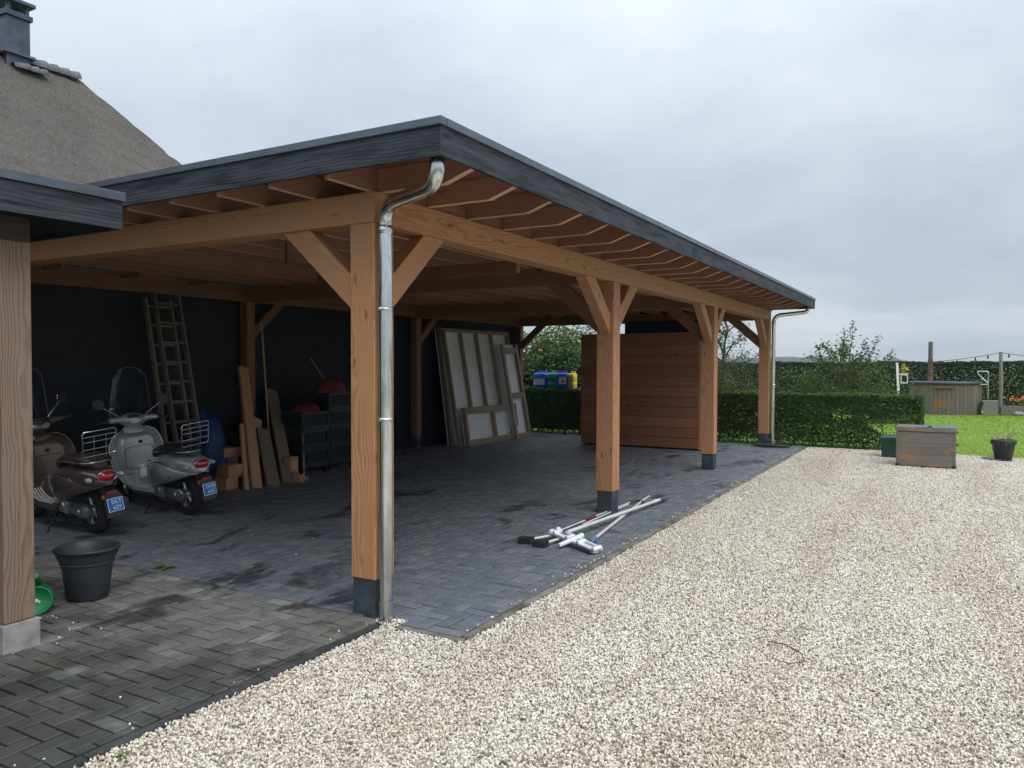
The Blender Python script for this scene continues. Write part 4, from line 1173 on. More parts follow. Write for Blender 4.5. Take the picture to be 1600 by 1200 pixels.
# jerrycans on a shelf plank at hedge height
sh = thing('jerrycan_shelf', 'narrow plank shelf at the top of the low hedge under the jerrycans', 'shelf', (-5.3, 13.2, 0))
beam('shelf_plank', (-6.05, 13.2, 1.062), (-4.5, 13.2, 1.062), .3, .02, M['greywood'], sh, .003)
for a in (-5.95, -4.6): beam('leg', (a, 13.2, -.05), (a, 13.2, 1.05), .05, .05, M['greywood'], sh, .003)
def jerry(x, y, w, d, h, rz, mat, label, lab=None):
    t_ = thing('jerrycan', label, 'jerrycan', (x, y, 1.073), 'plastic jerrycans above the hedge', Matrix.Rotation(rz, 4, 'Z'))
    WM_ = WM[t_]
    def ring(z, e, r=.03):
        out = []
        for (sx, sy) in ((1, 1), (-1, 1), (-1, -1), (1, -1)):
            for k in range(4):
                a = math.atan2(sy, sx) - math.pi / 4 + k / 3 * math.pi / 2
                out.append((sx * (w / 2 - r - e) + r * math.cos(a), sy * (d / 2 - r - e) + r * math.sin(a), z))
        return out
    MB().loft([ring(0, .015), ring(.02, .0), ring(h * .40, 0), ring(h * .42, .004), ring(h * .44, 0), ring(h * .83, 0), ring(h * .9, .012), ring(h * .95, .05)]).build('body', mat, t_, 0, WM_)
    MB().tube([(-w * .28, 0, h * .93), (-w * .2, 0, h + .01), (w * .12, 0, h + .01), (w * .2, 0, h * .93)], .016, 8).build('handle', mat, t_, 0, WM_)
    MB().lathe([(.03, h * .94), (.03, h + .015), (0, h + .015)], 14, Matrix.Translation((w * .32, 0, 0))).build('cap', mat, t_, 0, WM_)
    if lab:
        lo = MB().box(-lab[0] / 2 + lab[2], lab[0] / 2 + lab[2], -d / 2 - .0022, -d / 2 - .0008, lab[3], lab[3] + lab[1]).build('paper_label', M['paper'], t_, 0, WM_)
        if lab[4] == 'text':
            for k in range(7):
                zz = lab[3] + .02 + k * lab[1] / 9
                MB().box(-lab[0] / 2 + .015 + lab[2], lab[0] / 2 - .015 - (k % 3) * .03 + lab[2], -d / 2 - .0034, -d / 2 - .0026, zz, zz + .006).build('print_line', M['inkblue'], lo, 0, WM_)
            MB().box(-lab[0] / 2 + lab[2], lab[0] / 2 + lab[2], -d / 2 - .0038, -d / 2 - .0026, lab[3] + lab[1] * .82, lab[3] + lab[1]).build('print_band', M['inkblue'], lo, 0, WM_)
        else:
            cx, cz, s_ = lab[2] + .01, lab[3] + lab[1] * .45, .055
            MB().add([(cx - s_, -d / 2 - .003, cz), (cx, -d / 2 - .003, cz - s_), (cx + s_, -d / 2 - .003, cz), (cx + s_ * .45, -d / 2 - .003, cz - .005), (cx, -d / 2 - .003, cz + .012), (cx - s_ * .45, -d / 2 - .003, cz - .005)], [(0, 1, 2, 3, 4, 5)]).build('hazard_mark', M['ink'], lo, 0, WM_)
            MB().box(cx - .03, cx + .01, -d / 2 - .0034, -d / 2 - .0026, cz + .045, cz + .055).build('print_line', M['ink'], lo, 0, WM_)
    return t_
jerry(-5.66, 13.2, .34, .26, .40, 0, M['jerry_blue'], 'blue jerrycan with large pale text label, leftmost above the hedge', (.29, .17, .0, .085, 'text'))
jerry(-5.33, 13.24, .24, .26, .40, 0, M['jerry_green'], 'green jerrycan between the two blue jerrycans')
jerry(-5.04, 13.16, .30, .26, .40, 0, M['jerry_blue'], 'blue jerrycan with white hazard sticker beside the yellow one', (.19, .17, .045, .11, 'haz'))
jerry(-4.80, 13.2, .15, .24, .40, 0, M['jerry_yellow'], 'yellow jerrycan, rightmost above the hedge')

# thin stub post by the far end of the paving
sb = thing('stub_post', 'short dark stub post at the hedge foot near the white panels', 'post', (-4.67, 12.5, 0))
MB().tube([(-4.67, 12.5, -.02), (-4.67, 12.5, .17)], .035, 10).build('pole', M['dark_steel'], sb)
MB().lathe([(0, .195), (.03, .192), (.044, .175), (.044, .168), (.0, .166)], 12, Matrix.Translation((-4.67, 12.5, 0))).build('cap', M['dark_steel'], sb)

# ------------------------------------------------------------------ things on the paving
bk = thing('black_bucket', 'empty black plastic planter bucket standing on the old paving', 'bucket', (-2.06, -.66, 0))
M_ = Matrix.Translation((-2.06, -.66, .002)) @ Matrix.Diagonal((.95, .95, .95, 1))
MB().lathe([(0, .0), (.135, .0), (.142, .012), (.17, .24), (.185, .29), (.205, .325), (.209, .36), (.224, .362), (.226, .378), (.216, .384), (.200, .378), (.190, .33), (.165, .26), (.133, .02), (0, .02)], 48, M_).build('body', M['pot'], bk)
MB().lathe([(.1795, .262), (.1835, .266), (.1835, .274), (.182, .279)], 48, M_).build('band', M['pot'], bk)
wc = thing('watering_can', 'bright green plastic watering can lying half behind the left post', 'watering can', (-2.02, -1.02, 0))
Mw = Matrix.Translation((-2.06, -1.0, .080)) @ Matrix.Rotation(R(-34), 4, 'Z') @ Matrix.Rotation(R(82), 4, 'Y') @ Matrix.Diagonal((.74, .74, .9, 1))
MB().lathe([(0, -.17), (.085, -.17), (.11, -.16), (.122, -.02), (.128, .10), (.125, .135), (.118, .142), (.11, .12), (0, .12)], 32, Mw).build('body', M['green_plastic'], wc)
MB().ell((0, 0, .121), (.018, .014, .004), 10, 6, Mw).ell((.012, .02, .121), (.012, .01, .004), 10, 6, Mw).build('moulded_mark', M['white_plastic'], wc)
MB().tube([tuple(Mw @ Vector(p)) for p in ((-.10, 0, -.12), (-.17, .0, .0), (-.20, 0, .14), (-.23, 0, .20))], [.028, .022, .018, .018], 12).build('spout', M['green_plastic'], wc)
MB().tube([tuple(Mw @ Vector(p)) for p in ((.09, 0, -.15), (.17, 0, -.10), (.17, 0, .05), (.11, 0, .12))], .014, 10).build('handle', M['green_plastic'], wc)

# poles with white heads lying by the second post
def rod(root, name, p, q, r, mat):
    return MB().tube([p, q], r, 14).build(name, mat, root)
sq = thing('telescopic_pole', 'thick pale telescopic pole with grey tip lying across the others by the second post', 'pole', (.2, 3.8, 0))
rod(sq, 'pole_tube', (.13, 2.62, .085), (.24, 4.92, .05), .019, M['alu']); rod(sq, 'pole_tip', (.24, 4.92, .05), (.262, 5.18, .046), .021, M['lead'])
rod(sq, 'pole_joint', (.226, 4.76, .052), (.232, 4.83, .051), .022, M['white_plastic'])
sq2 = thing('telescopic_pole', 'pale pole with blue collar running under the thick pole to white head', 'pole', (.15, 3.8, 0))
rod(sq2, 'pole_tube', (.36, 2.72, .03), (.02, 5.0, .022), .016, M['alu']); rod(sq2, 'pole_tip', (.02, 5.0, .022), (-.012, 5.26, .021), .012, M['alu'])
rod(sq2, 'collar', (.385, 2.56, .033), (.36, 2.74, .03), .026, M['inkblue'])
sq3 = thing('telescopic_pole', 'thin double rod with red grip lying behind the two thick poles', 'pole', (-.05, 3.8, 0))
rod(sq3, 'rod', (-.10, 2.72, .02), (-.06, 4.75, .02), .009, M['alu']); rod(sq3, 'rod', (-.02, 3.3, .02), (-.03, 4.6, .02), .009, M['alu'])
rod(sq3, 'grip', (-.085, 3.50, .022), (-.078, 3.74, .022), .017, M['red_cloth'])
MB().tube([(-.06, 4.74, .03), (.0, 4.86, .03), (.09, 4.80, .03), (.13, 4.66, .03)], .012, 8).build('hook', M['plastic_black'], sq3)
hd = thing('cleaning_head', 'white plastic articulated cleaning head lying at the near end of poles', 'cleaning head', (.25, 2.5, 0))
p0, p1 = Vector((.03, 2.60, .055)), Vector((.57, 2.28, .03))
beam('frame_bar', p0, p1, .06, .035, M['white_plastic'], hd, .008)
dv = (p1 - p0).normalized(); nv = Vector((-dv.y, dv.x, 0))
beam('frame_bar', p0 + nv * .05 + dv * .1 + Vector((0, 0, .03)), p1 + nv * .06 + Vector((0, 0, .012)), .03, .03, M['white_plastic'], hd, .006)
beam('blade', p0 - nv * .045 + Vector((0, 0, -.005)), p1 - nv * .045, .02, .02, M['lead'], hd, .003)
for t in (.0, .34, .62, 1.0):
    c_ = p0.lerp(p1, t); MB().tube([c_ - nv * .035 + Vector((0, 0, .018)), c_ + nv * .05 + Vector((0, 0, .03))], .022, 10).build('clip', M['white_plastic'], hd)
c_ = p0.lerp(p1, .45); MB().tube([c_ - nv * .16 + Vector((0, 0, -.015)), c_ + nv * .10 + Vector((0, 0, .05))], [.02, .026], 12).build('socket', M['white_plastic'], hd)
MB().ell(tuple(p0 + Vector((-.05, .0, .02))), (.035, .035, .03), 12, 8).ell(tuple(p0 + Vector((-.01, .05, .03))), (.03, .03, .035), 12, 8).build('swivel', M['white_plastic'], hd)
for (a, b_, lab) in (((-.16, 2.36, .03), (-.02, 2.62, .04), 'black end brush at the very near end of the poles'), ((.02, 2.30, .025), (.10, 2.5, .04), 'black end brush under the white cleaning head')):
    t_ = thing('end_brush', lab, 'brush', a)
    MB().box(a[0] - .07, a[0] + .055, a[1] - .05, a[1] + .05, .002, .055).build('pad', M['plastic_black'], t_)
    MB().tube([a, b_], .013, 10).build('stick', M['alu'], t_)
# straw on the paving by the edge, twig and leaves on the gravel
tag(MB().tube([(.37, 2.95, .004), (.5, 2.98, .004), (.67, 2.93, .006)], .003, 5).build('straw', M['pale_stem']), 'pale straw lying on the paving beside the poles', 'straw')
tag(MB().tube([(2.30, .86, .0), (2.42, .82, .012), (2.52, .72, .01), (2.55, .62, .004), (2.48, .56, .0), (2.40, .57, .004)], [.003, .004, .0045, .004, .003, .002], 6).build('twig', M['dead_leaf']), 'curved brown twig lying on the open gravel', 'twig')
def ground_leaf(name, x, y, z, s, mat, lab, n=1):
    m_ = MB()
    for k in range(n):
        a = random.uniform(0, 6.28); ca, sa = math.cos(a), math.sin(a); ox, oy = random.gauss(0, s * .7) * (n > 1), random.gauss(0, s * .7) * (n > 1)
        prof = [(-1, 0, 0), (-.3, .42, .18), (.4, .36, .2), (1, 0, .1), (.4, -.36, .16), (-.3, -.42, .1)]
        m_.add([(x + ox + s * (u * ca - v_ * sa), y + oy + s * (u * sa + v_ * ca), z + .004 + s * w_ * .8) for u, v_, w_ in prof] + [(x + ox, y + oy, z + .002)], [(i, (i + 1) % 6, 6) for i in range(6)], smooth=True)
    tag(m_.build(name, mat), lab, 'leaf')
ground_leaf('leaf_cluster', -2.27, .10, .004, .06, M['green_leaf'], 'small curled green leaf cluster on the paving behind the bucket', 5)
ground_leaf('fallen_leaf', .21, -1.83, -.012, .035, M['green_leaf'], 'yellow-green leaf on the gravel beside the drive kerb', 2)
ground_leaf('fallen_leaf', 1.78, -.30, -.012, .022, M['dead_leaf'], 'small reddish brown leaf on the near gravel')
# black coil round the far rain pipe
co = MB()
for k in range(3):
    rr_ = .20 + .045 * k
    co.tube([(.10 + rr_ * 1.25 * math.cos(a), 12.22 + rr_ * math.sin(a) * .8, .022 + .012 * k) for a in [2 * math.pi * q / 32 for q in range(32)]], .016, 8, closed=True)
tag(co.build('hose_coil', M['plastic_black']), 'coiled black hose on the paving at the far rain pipe', 'hose')

# ------------------------------------------------------------------ things against the rear wall
def ladder(label, y0, y1, xb, xt, zt, nr, mat, rw=.06):
    t_ = thing('ladder', label, 'ladder', ((xb + xt) / 2, (y0 + y1) / 2, 0))
    for y_ in (y0, y1): beam('side_rail', (xb, y_, .0), (xt, y_, zt), .028, rw, mat, t_, .003)
    for k in range(nr):
        f = (k + .6) / nr; x_, z_ = xb + (xt - xb) * f, zt * f
        beam('rung', (x_, y0 + .014, z_), (x_, y1 - .014, z_), .03, .028, mat, t_, .002)
ladder('wooden ladder with wide rungs leaning on black wall behind the silver scooter', 2.50, 2.86, -5.18, -5.74, 2.545, 10, M['ladderwood'], .07)
ladder('second narrower ladder stacked behind the first on its left', 2.415, 2.775, -5.28, -5.80, 2.50, 10, M['plank_grey'], .07)
# blue tarp bundle
tp = MB(); rows = []
for i in range(15):
    th_ = math.pi * i / 14; row = []
    for k in range(28):
        a = 2 * math.pi * k / 28
        q = .95 + .22 * math.sin(3 * a + 2 * th_) + .13 * math.sin(7 * a + i) + random.uniform(-.04, .04)
        row.append((-5.42 + .30 * math.sin(th_) ** .8 * math.cos(a) * q, 3.02 + .26 * math.sin(th_) ** .8 * math.sin(a) * q, .50 + .52 * math.cos(th_) * (1 + .06 * q) - .02))
    rows.append(row)
tp.loft(rows, caps=False)
tag(tp.build('tarp_bundle', M['tarp']), 'blue tarpaulin bundle between the ladder and leaning planks', 'tarpaulin')
# offcuts
oc = [(-5.25, -4.97, 2.98, 3.18, 0, .16, 'plank', 'square pine offcut block lowest of the stack by the silver scooter'), (-5.2, -4.95, 3.0, 3.24, .162, .33, 'brown_card', 'square pine offcut block second in the stack by the silver scooter'),
      (-5.5, -5.25, 3.2, 3.42, 0, .40, 'plank_grey', 'tall grey offcut block behind the pine blocks'), (-5.52, -5.22, 3.16, 3.46, .402, .52, 'plank', 'flat pine offcut lying on the tall grey block'), (-4.98, -4.85, 4.0, 4.14, 0, .34, 'plank', 'short upright pine offcut right of the leaning planks')]
for (a, b_, c_, d_, e_, f_, mt, lab) in oc:
    tag(box('timber_offcut', a, b_, c_, d_, e_, f_, M[mt], None, .005), lab, 'offcut', 'timber offcuts stacked by the leaning planks')
# leaning planks
lp = [((-4.76, 3.30, 0), (-5.77, 3.96, 1.60), .15, .05, 'plank', 'tallest pale plank leaning against the rear post'),
      ((-4.80, 3.16, 0), (-5.3, 3.52, .82), .06, .04, 'plank', 'thin short batten leaning left of the tallest pale plank'),
      ((-4.84, 3.22, 0), (-5.25, 3.56, .62), .05, .035, 'plank', 'shortest thin batten leaning beside the tallest pale plank'),
      ((-4.72, 3.55, 0), (-5.35, 3.94, .72), .20, .04, 'plank_grey', 'wide grey plank with short top, middle of the leaning planks'),
      ((-4.78, 3.88, 0), (-5.90, 4.62, 1.25), .19, .045, 'plank_grey', 'wide brown plank leaning furthest right against the wall'),
      ((-4.86, 3.74, 0), (-5.45, 4.10, .60), .09, .04, 'plank', 'narrow plank squeezed between the two wide grey ones'),
      ((-5.05, 3.45, .0), (-5.55, 4.0, .86), .18, .05, 'plank', 'pine plank behind the tallest plank with its top showing')]
for (p, q, w, h, mt, lab) in lp:
    tag(beam('leaning_plank', p, q, h, w, M[mt], None, .004, upv=(0, 1, 0)), lab, 'plank', 'planks leaning by the rear post')
tag(MB().tube([(-5.45, 4.2, .02), (-5.77, 4.32, 2.25)], .014, 8).build('broomstick', M['plank']), 'thin wooden stick leaning beside the rear post brace', 'stick')
fo = thing('board_offcut', 'triangular pale board end lying right of the leaning planks', 'board', (-4.72, 4.05, 0))
MB().add([(-4.78, 3.98, 0), (-4.62, 3.98, 0), (-4.80, 4.3, 0), (-4.80, 3.98, .16), (-4.70, 3.98, .14), (-4.83, 4.24, .03)], [(0, 2, 1), (3, 4, 5), (0, 1, 4, 3), (1, 2, 5, 4), (2, 0, 3, 5)]).build('wedge', M['plank'], fo)
# hose reel hook on the rear post
hr = thing('hose_ring', 'black round hose ring hanging on the rear post above planks', 'hose', (-5.78, 4.12, .78))
for k in range(3): MB().tube([(-5.775, 4.14 + (.08 + .012 * k) * math.cos(a), .82 + (.10 + .012 * k) * math.sin(a)) for a in [2 * math.pi * q / 24 for q in range(24)]], .012, 6, closed=True).build('loop', M['plastic_black'], hr)
# crates on dollies
def crate_mesh(w, d, h):
    m = MB(); t = .018
    m.box(-w / 2, w / 2, -d / 2, d / 2, 0, t)
    for s in (-1, 1):
        m.box(-w / 2, w / 2, s * d / 2 - t / 2, s * d / 2 + t / 2, h - .04, h); m.box(s * w / 2 - t / 2, s * w / 2 + t / 2, -d / 2 + t, d / 2 - t, h - .04, h - .001)
        m.box(-w / 2, w / 2, s * d / 2 - t / 2, s * d / 2 + t / 2, t, .06); m.box(s * w / 2 - t / 2, s * w / 2 + t / 2, -d / 2 + t, d / 2 - t, t, .06)
        for k in range(7):
            x = -w / 2 + .01 + k * (w - .02) / 6; m.box(x - .012, x + .012, s * d / 2 - t / 2 + .002, s * d / 2 + t / 2 - .002, .06, h - .04)
            y_ = -d / 2 + .02 + k * (d - .04) / 6; m.box(s * w / 2 - t / 2 + .002, s * w / 2 + t / 2 - .002, y_ - .01, y_ + .01, .06, h - .04)
        m.box(-w / 2 + .02, w / 2 - .02, s * d / 2 - t / 2 + .004, s * d / 2 + t / 2 - .004, .10, .13)
    m.box(-w / 2 + .03, w / 2 - .03, -d / 2 + .03, d / 2 - .03, t, h * .8)
    return m
cm = crate_mesh(.40, .58, .27).mesh('crate', M['crate'], 0)
stacks = ((-5.28, 4.72, 3, 'left'), (-5.32, 5.36, 4, 'right'))
nth = ('lowest', 'second', 'third', 'topmost')
for (x, y, n, side) in stacks:
    dl = thing('crate_dolly', f'dark wheeled dolly under the {side} stack of black crates', 'dolly', (x, y, 0))
    box('deck', x - .21, x + .21, y - .29, y + .29, .10, .125, M['dark_steel'], dl, .003)
    for a in (-.16, .16):
        for b_ in (-.24, .24): MB().lathe([(0, -.015), (.045, -.015), (.045, .015), (0, .015)], 14, Matrix.Translation((x + a, y + b_, .047)) @ Matrix.Rotation(math.pi / 2, 4, 'X')).build('castor', M['tyre'], dl)
    for k in range(n):
        o = link(bpy.data.objects.new('crate', cm), None, Matrix.Translation((x, y, .127 + k * .272)) @ Matrix.Rotation(random.gauss(0, .015), 4, 'Z'))
        nm = 'topmost' if k == n - 1 else nth[k]
        tag(o, f'black plastic crate, {nm} of the {side} stack by the wall', 'crate', 'black crates stacked on dollies')
def cloth(name, c, r, mat, lab, cat):
    rows = []
    for i in range(9):
        th_ = math.pi * .5 * i / 8 + .02
        rows.append([(c[0] + r[0] * math.sin(th_) * math.cos(a) * (1 + .15 * math.sin(4 * a + i * .4)), c[1] + r[1] * math.sin(th_) * math.sin(a) * (1 + .12 * math.sin(3 * a + 1)), c[2] + r[2] * math.cos(th_) * (1 + .12 * math.sin(5 * a))) for a in [2 * math.pi * k / 22 for k in range(22)]])
    tag(MB().loft(rows).build(name, mat), lab, cat)
cloth('red_cover', (-5.2, 5.22, 1.217), (.16, .28, .22), M['red_cloth'], 'crumpled red cover lying on top of the tall crate stack', 'cover')
cloth('red_bag', (-5.24, 4.72, .945), (.15, .24, .13), M['red_cloth'], 'red bag lying on the lower crate stack', 'bag')
tag(MB().tube([(-5.05, 4.45, .0), (-5.12, 4.50, .62)], .014, 8).build('broomstick', M['stud']), 'short pale stick standing before the left crate stack', 'stick')
tag(MB().tube([(-5.5, 5.55, 1.21), (-5.8, 5.36, 1.75)], .010, 8).build('broomstick', M['stud']), 'thin stick sticking up behind the red cover', 'stick')
cv = thing('metal_clamp', 'small shiny metal clamp on the floor before the crates', 'clamp', (-4.95, 4.32, 0))
MB().tube([(-4.95, 4.30, .03), (-4.93, 4.36, .09), (-4.97, 4.40, .05)], .012, 8).build('jaw', M['chrome'], cv); MB().tube([(-4.96, 4.28, .02), (-4.9, 4.40, .02)], .008, 8).build('screw', M['chrome'], cv)
# white framed panels leaning in the far corner
def wall_panel(label, yb0, yb1, xb, xt, zt, group, thick=.09, studs=5):
    ang = math.atan2(xb - xt, zt); L = math.hypot(xb - xt, zt)
    W = yb1 - yb0
    mw = Matrix.Translation((xb, yb0, 0)) @ Matrix.Rotation(-ang, 4, 'Y')
    t_ = thing('wall_panel', label, 'panel', (xb, (yb0 + yb1) / 2, 0))
    def pb(name, x0, x1, y0, y1, z0, z1, mat):
        c = Vector(((x0 + x1) / 2, (y0 + y1) / 2, (z0 + z1) / 2)); d = Vector((x1 - x0, y1 - y0, z1 - z0)) / 2
        # grain along the longest side
        if d.z >= d.y:
            rm = Matrix.Rotation(-math.pi / 2, 4, 'Y'); v, f = box_geo(-d.z, d.z, -d.y, d.y, -d.x, d.x)
        else:
            rm = Matrix.Rotation(math.pi / 2, 4, 'Z'); v, f = box_geo(-d.y, d.y, -d.x, d.x, -d.z, d.z)
        return MB().add(v, f).build(name, mat, t_, .003, mw @ Matrix.Translation(c) @ rm)
    pb('sheet', -thick - .02, -thick, 0, W, 0, L, M['white_panel'])
    return t_, pb, W, L
t_, pb, W, L = wall_panel('large white wall panel with timber studs leaning in the far corner', 9.10, 11.75, -5.36, -5.78, 2.40, None)
for k, yy in enumerate((0, .62, 1.24, 1.86, 2.595)): pb('stud', -.088, -.002 if k else .0, yy, yy + .055, .0, L - .06, M['stud'])
pb('top_rail', -.088, .0, 0, W, L - .058, L, M['stud']); pb('bottom_rail', -.088, .0, .057, W - .06, 0, .055, M['stud'])
t_, pb, W, L = wall_panel('second stacked panel edge behind the large white panel', 9.0, 11.4, -5.49, -5.83, 2.42, None)
pb('stud', -.088, .0, 0, .055, .0, L, M['plank_grey'])
t_, pb, W, L = wall_panel('low L shaped white panel with rough timber frame leaning before the large panel', 9.18, 11.30, -5.20, -5.32, .78, None)
pb('top_rail', -.088, .0, .0, 1.70, L - .14, L, M['stud']); pb('bottom_rail', -.088, .0, .0, W, 0, .12, M['stud'])
for yy in (.0, 1.10, 2.05): pb('stud', -.087, -.001, yy, yy + .07, .121, (L - .141) if yy < 2 else L, M['stud'])
t_, pb, W, L = wall_panel('tall narrow framed white panel standing at the corner post', 11.0, 11.72, -5.12, -5.52, 2.12, None, .07)
for yy in (0, .62): pb('stud', -.068, .0, yy, yy + .09, 0, L, M['stud'])
for zz in (.0, .92, 1.95): pb('rail', -.066, -.002, .091, .619, zz, zz + .12, M['stud'])

# poles and tubes stored on the ceiling
def cpole(p, q, r, mat, lab, nm='stored_tube'):
    tag(MB().tube([p, q], r, 12).build(nm, mat), lab, 'tube', 'tubes stored under the carport ceiling')
for (p, q, r_, mt, lab) in (
        ((-5.62, 2.75, 2.802), (-5.62, 5.35, 2.802), .030, 'flue', 'thick grey tube resting on the rear beam, nearest the wall'),
        ((-5.55, 2.55, 2.796), (-5.55, 4.55, 2.796), .024, 'lead', 'dark tube in the middle of the bundle over the rear beam'),
        ((-5.49, 2.95, 2.800), (-5.49, 4.95, 2.800), .028, 'flue', 'grey tube at the front of the bundle over the rear beam'),
        ((-5.53, 2.85, 2.846), (-5.53, 4.20, 2.846), .022, 'dark_steel', 'short dark tube topmost on the bundle over the rear beam'),
        ((-5.58, 1.00, 2.806), (-5.56, 2.25, 2.800), .034, 'flue', 'separate grey tube over the rear beam at the far left')):
    cpole(p, q, r_, M[mt], lab)
br = thing('ceiling_bearer', 'short battens by the rear beam carrying the stored tubes', 'bearer', (-5.6, 3, 2.75))
for y_ in (1.15, 2.1, 3.1, 4.1): beam('batten', (-5.799, y_, 2.746), (-5.42, y_, 2.746), .05, .044, M['fir_red'], br, .003)
# ------------------------------------------------------------------ scooters
def scooter(label, x, y, heading, lean, paintm, seatm, plate, steer, group):
    t_ = thing('motor_scooter', label, 'scooter', (0, 0, 0), group)
    I4 = Matrix.Identity(4)
    def S(mb, name, mat, parent=None, bevel=0, mw=None): return mb.build(name, mat, parent or t_, bevel, mw)
    def sec(x_, zb, zt, w, n=26, e=2.5, flat=1.0):
        zc_, hh = (zb + zt) / 2, (zt - zb) / 2; out = []
        for k in range(n):
            a = 2 * math.pi * k / n; ca, sa = math.cos(a), math.sin(a)
            ww = w * (1 if sa < 0 else 1 - .28 * max(0, sa) ** 2)
            out.append((x_, ww * math.copysign(abs(ca) ** (2 / e), ca), zc_ + hh * math.copysign(abs(sa) ** (2 / e), sa)))
        return out
    # rear body shell
    prof = [(.60, .27, .52, .10), (.54, .29, .60, .135), (.44, .33, .665, .16), (.30, .38, .70, .18), (.12, .43, .715, .19), (-.05, .455, .71, .185), (-.18, .475, .69, .165), (-.28, .49, .655, .13), (-.345, .50, .61, .085), (-.375, .515, .575, .035)]
    body = S(MB().loft([sec(*p) for p in prof]), 'body', paintm)
    # side cowls
    for sgn, nm in ((1, 'side_cowl'), (-1, 'side_cowl')):
        rings = []
        for i in range(17):
            u = i / 16; xx = .52 - .86 * u
            top = .635 - .02 * u - .17 * max(0, u - .35) ** 1.4; bot = .265 + .215 * u ** .9
            hh = max(.004, (top - bot) / 2 * math.sin(math.pi * min(1, .08 + u * .92)) ** .45); zc_ = (top + bot) / 2
            bul = .105 * math.sin(math.pi * min(1, max(0, .03 + u * .94))) ** .6
            base_w = .13 - .075 * max(0, u - .55) / .45
            ring = []
            for k in range(18):
                a = 2 * math.pi * k / 18
                yy = base_w + bul * max(-.2, math.copysign(abs(math.cos(a)) ** .75, math.cos(a)))
                ring.append((xx, sgn * yy, zc_ + hh * math.copysign(abs(math.sin(a)) ** .8, math.sin(a))))
            rings.append(ring)
        cw_ = S(MB().loft(rings), 'side_cowl', paintm)
        # lower rubber edge; thin chrome tube draws the highlight along the crease
        lo = [(r_[13][0], r_[13][1] * 1.01, r_[13][2] - .004) for r_ in rings[1:-1]]
        S(MB().tube(lo, .009, 6), 'edge_trim', M['plastic_black'], cw_)
        up_ = [(r_[3][0], r_[3][1] * 1.0 + sgn * .002, r_[3][2] + .004) for r_ in rings[3:-1]]
        S(MB().tube(up_, .005, 6), 'crease_highlight', M['chrome'], cw_)
        if sgn > 0:
            mw = Matrix.Translation((-.02, .2145, .475)) @ Matrix.Rotation(math.pi, 4, 'Z') @ Matrix.Rotation(math.pi / 2, 4, 'X') @ Matrix.Rotation(R(3), 4, 'Z') @ Matrix.Rotation(R(-6), 4, 'Y')
            text_mesh('badge_script', 'Sprint', .042, M['chrome'], cw_, mw, .002, shear=.35)
    # floor, tunnel, ribs
    fl_ = S(MB().loft([sec(.40, .22, .30, .14, e=5), sec(.5, .21, .285, .19, e=5), sec(.8, .21, .28, .195, e=5), sec(.93, .24, .34, .18, e=4)]), 'floorboard', paintm)
    for k in range(5):
        yy = .075 + k * .026
        S(MB().tube([(.50, yy, .289), (.78, yy, .287), (.88, yy + .006, .315), (.95, yy + .014, .385)], .008, 6), 'floor_rib', M['alu'], fl_)
        S(MB().tube([(.50, -yy, .289), (.78, -yy, .287), (.88, -yy, .315)], .008, 6), 'floor_rib', M['alu'], fl_)
    S(MB().tube([(.42, .192, .245), (.8, .20, .245), (.93, .20, .29)], .011, 8), 'sill_strip', M['chrome'], fl_)
    S(MB().tube([(.42, -.192, .245), (.8, -.20, .245), (.93, -.20, .29)], .011, 8), 'sill_strip', M['chrome'], fl_)
    # leg shield
    zs = [.26, .33, .42, .52, .62, .72, .80, .87, .915]; ws_ = [.17, .235, .285, .31, .318, .312, .285, .235, .15]; xs_ = [.93, .955, .985, 1.005, 1.02, 1.03, 1.032, 1.025, 1.015]
    F, B = [], []
    for z_, w_, x_ in zip(zs, ws_, xs_):
        rf, rb_ = [], []
        for k in range(21):
            s = -1 + 2 * k / 20; yy = w_ * s; back = .085 * abs(s) ** 2.4
            rf.append((x_ + .045 - back, yy, z_)); rb_.append((x_ + .02 - back * .92, yy * .985, z_ - .002))
        F.append(rf); B.append(rb_)
    m = MB().grid(F).grid(B)
    edge = [r_[0] for r_ in F] + F[-1][1:-1] + [r_[-1] for r_ in reversed(F)]
    ls = S(m, 'leg_shield', paintm)
    S(MB().tube(edge, .010, 8), 'shield_edging', M['chrome'] if paintm is not M['paint_brown'] else paintm, ls)
    # glove box on the inner face
    gr = []
    for (xx, e) in ((1.04, 0), (.965, 0), (.945, .012), (.938, .035)):
        ring = []
        for k in range(32):
            a = 2 * math.pi * k / 32; ca, sa = math.cos(a), math.sin(a)
            zz = .615 + (.235 - e) * math.copysign(abs(sa) ** .42, sa)
            ring.append((xx, (.215 - e - .03 * (zz < .5)) * math.copysign(abs(ca) ** .42, ca), zz))
        gr.append(ring)
    gb_ = S(MB().loft(gr), 'glove_box', paintm, ls)
    S(MB().tube([(.937, .17 * math.copysign(abs(math.cos(a)) ** .4, math.cos(a)), .58 + .13 * math.copysign(abs(math.sin(a)) ** .4, math.sin(a))) for a in [2 * math.pi * k / 40 for k in range(40)]], .0035, 6, closed=True), 'lid_seam', M['dark_steel'], ls)
    S(MB().lathe([(0, 0), (.017, 0), (.02, -.006), (.02, -.012)], 14, Matrix.Translation((.935, -.03, .755)) @ Matrix.Rotation(math.pi / 2, 4, 'Y')), 'ignition_lock', M['dark_steel'], ls)
    S(MB().lathe([(.0, 0), (.020, 0), (.024, -.006)], 14, Matrix.Translation((.936, -.10, .50)) @ Matrix.Rotation(math.pi / 2, 4, 'Y')), 'emblem', M['chrome'], ls)
    # column
    S(MB().loft([sec(.93, .28, .34, .07), sec(.955, .30, .80, .10), sec(1.04, .30, .86, .09)]), 'steering_column', paintm)
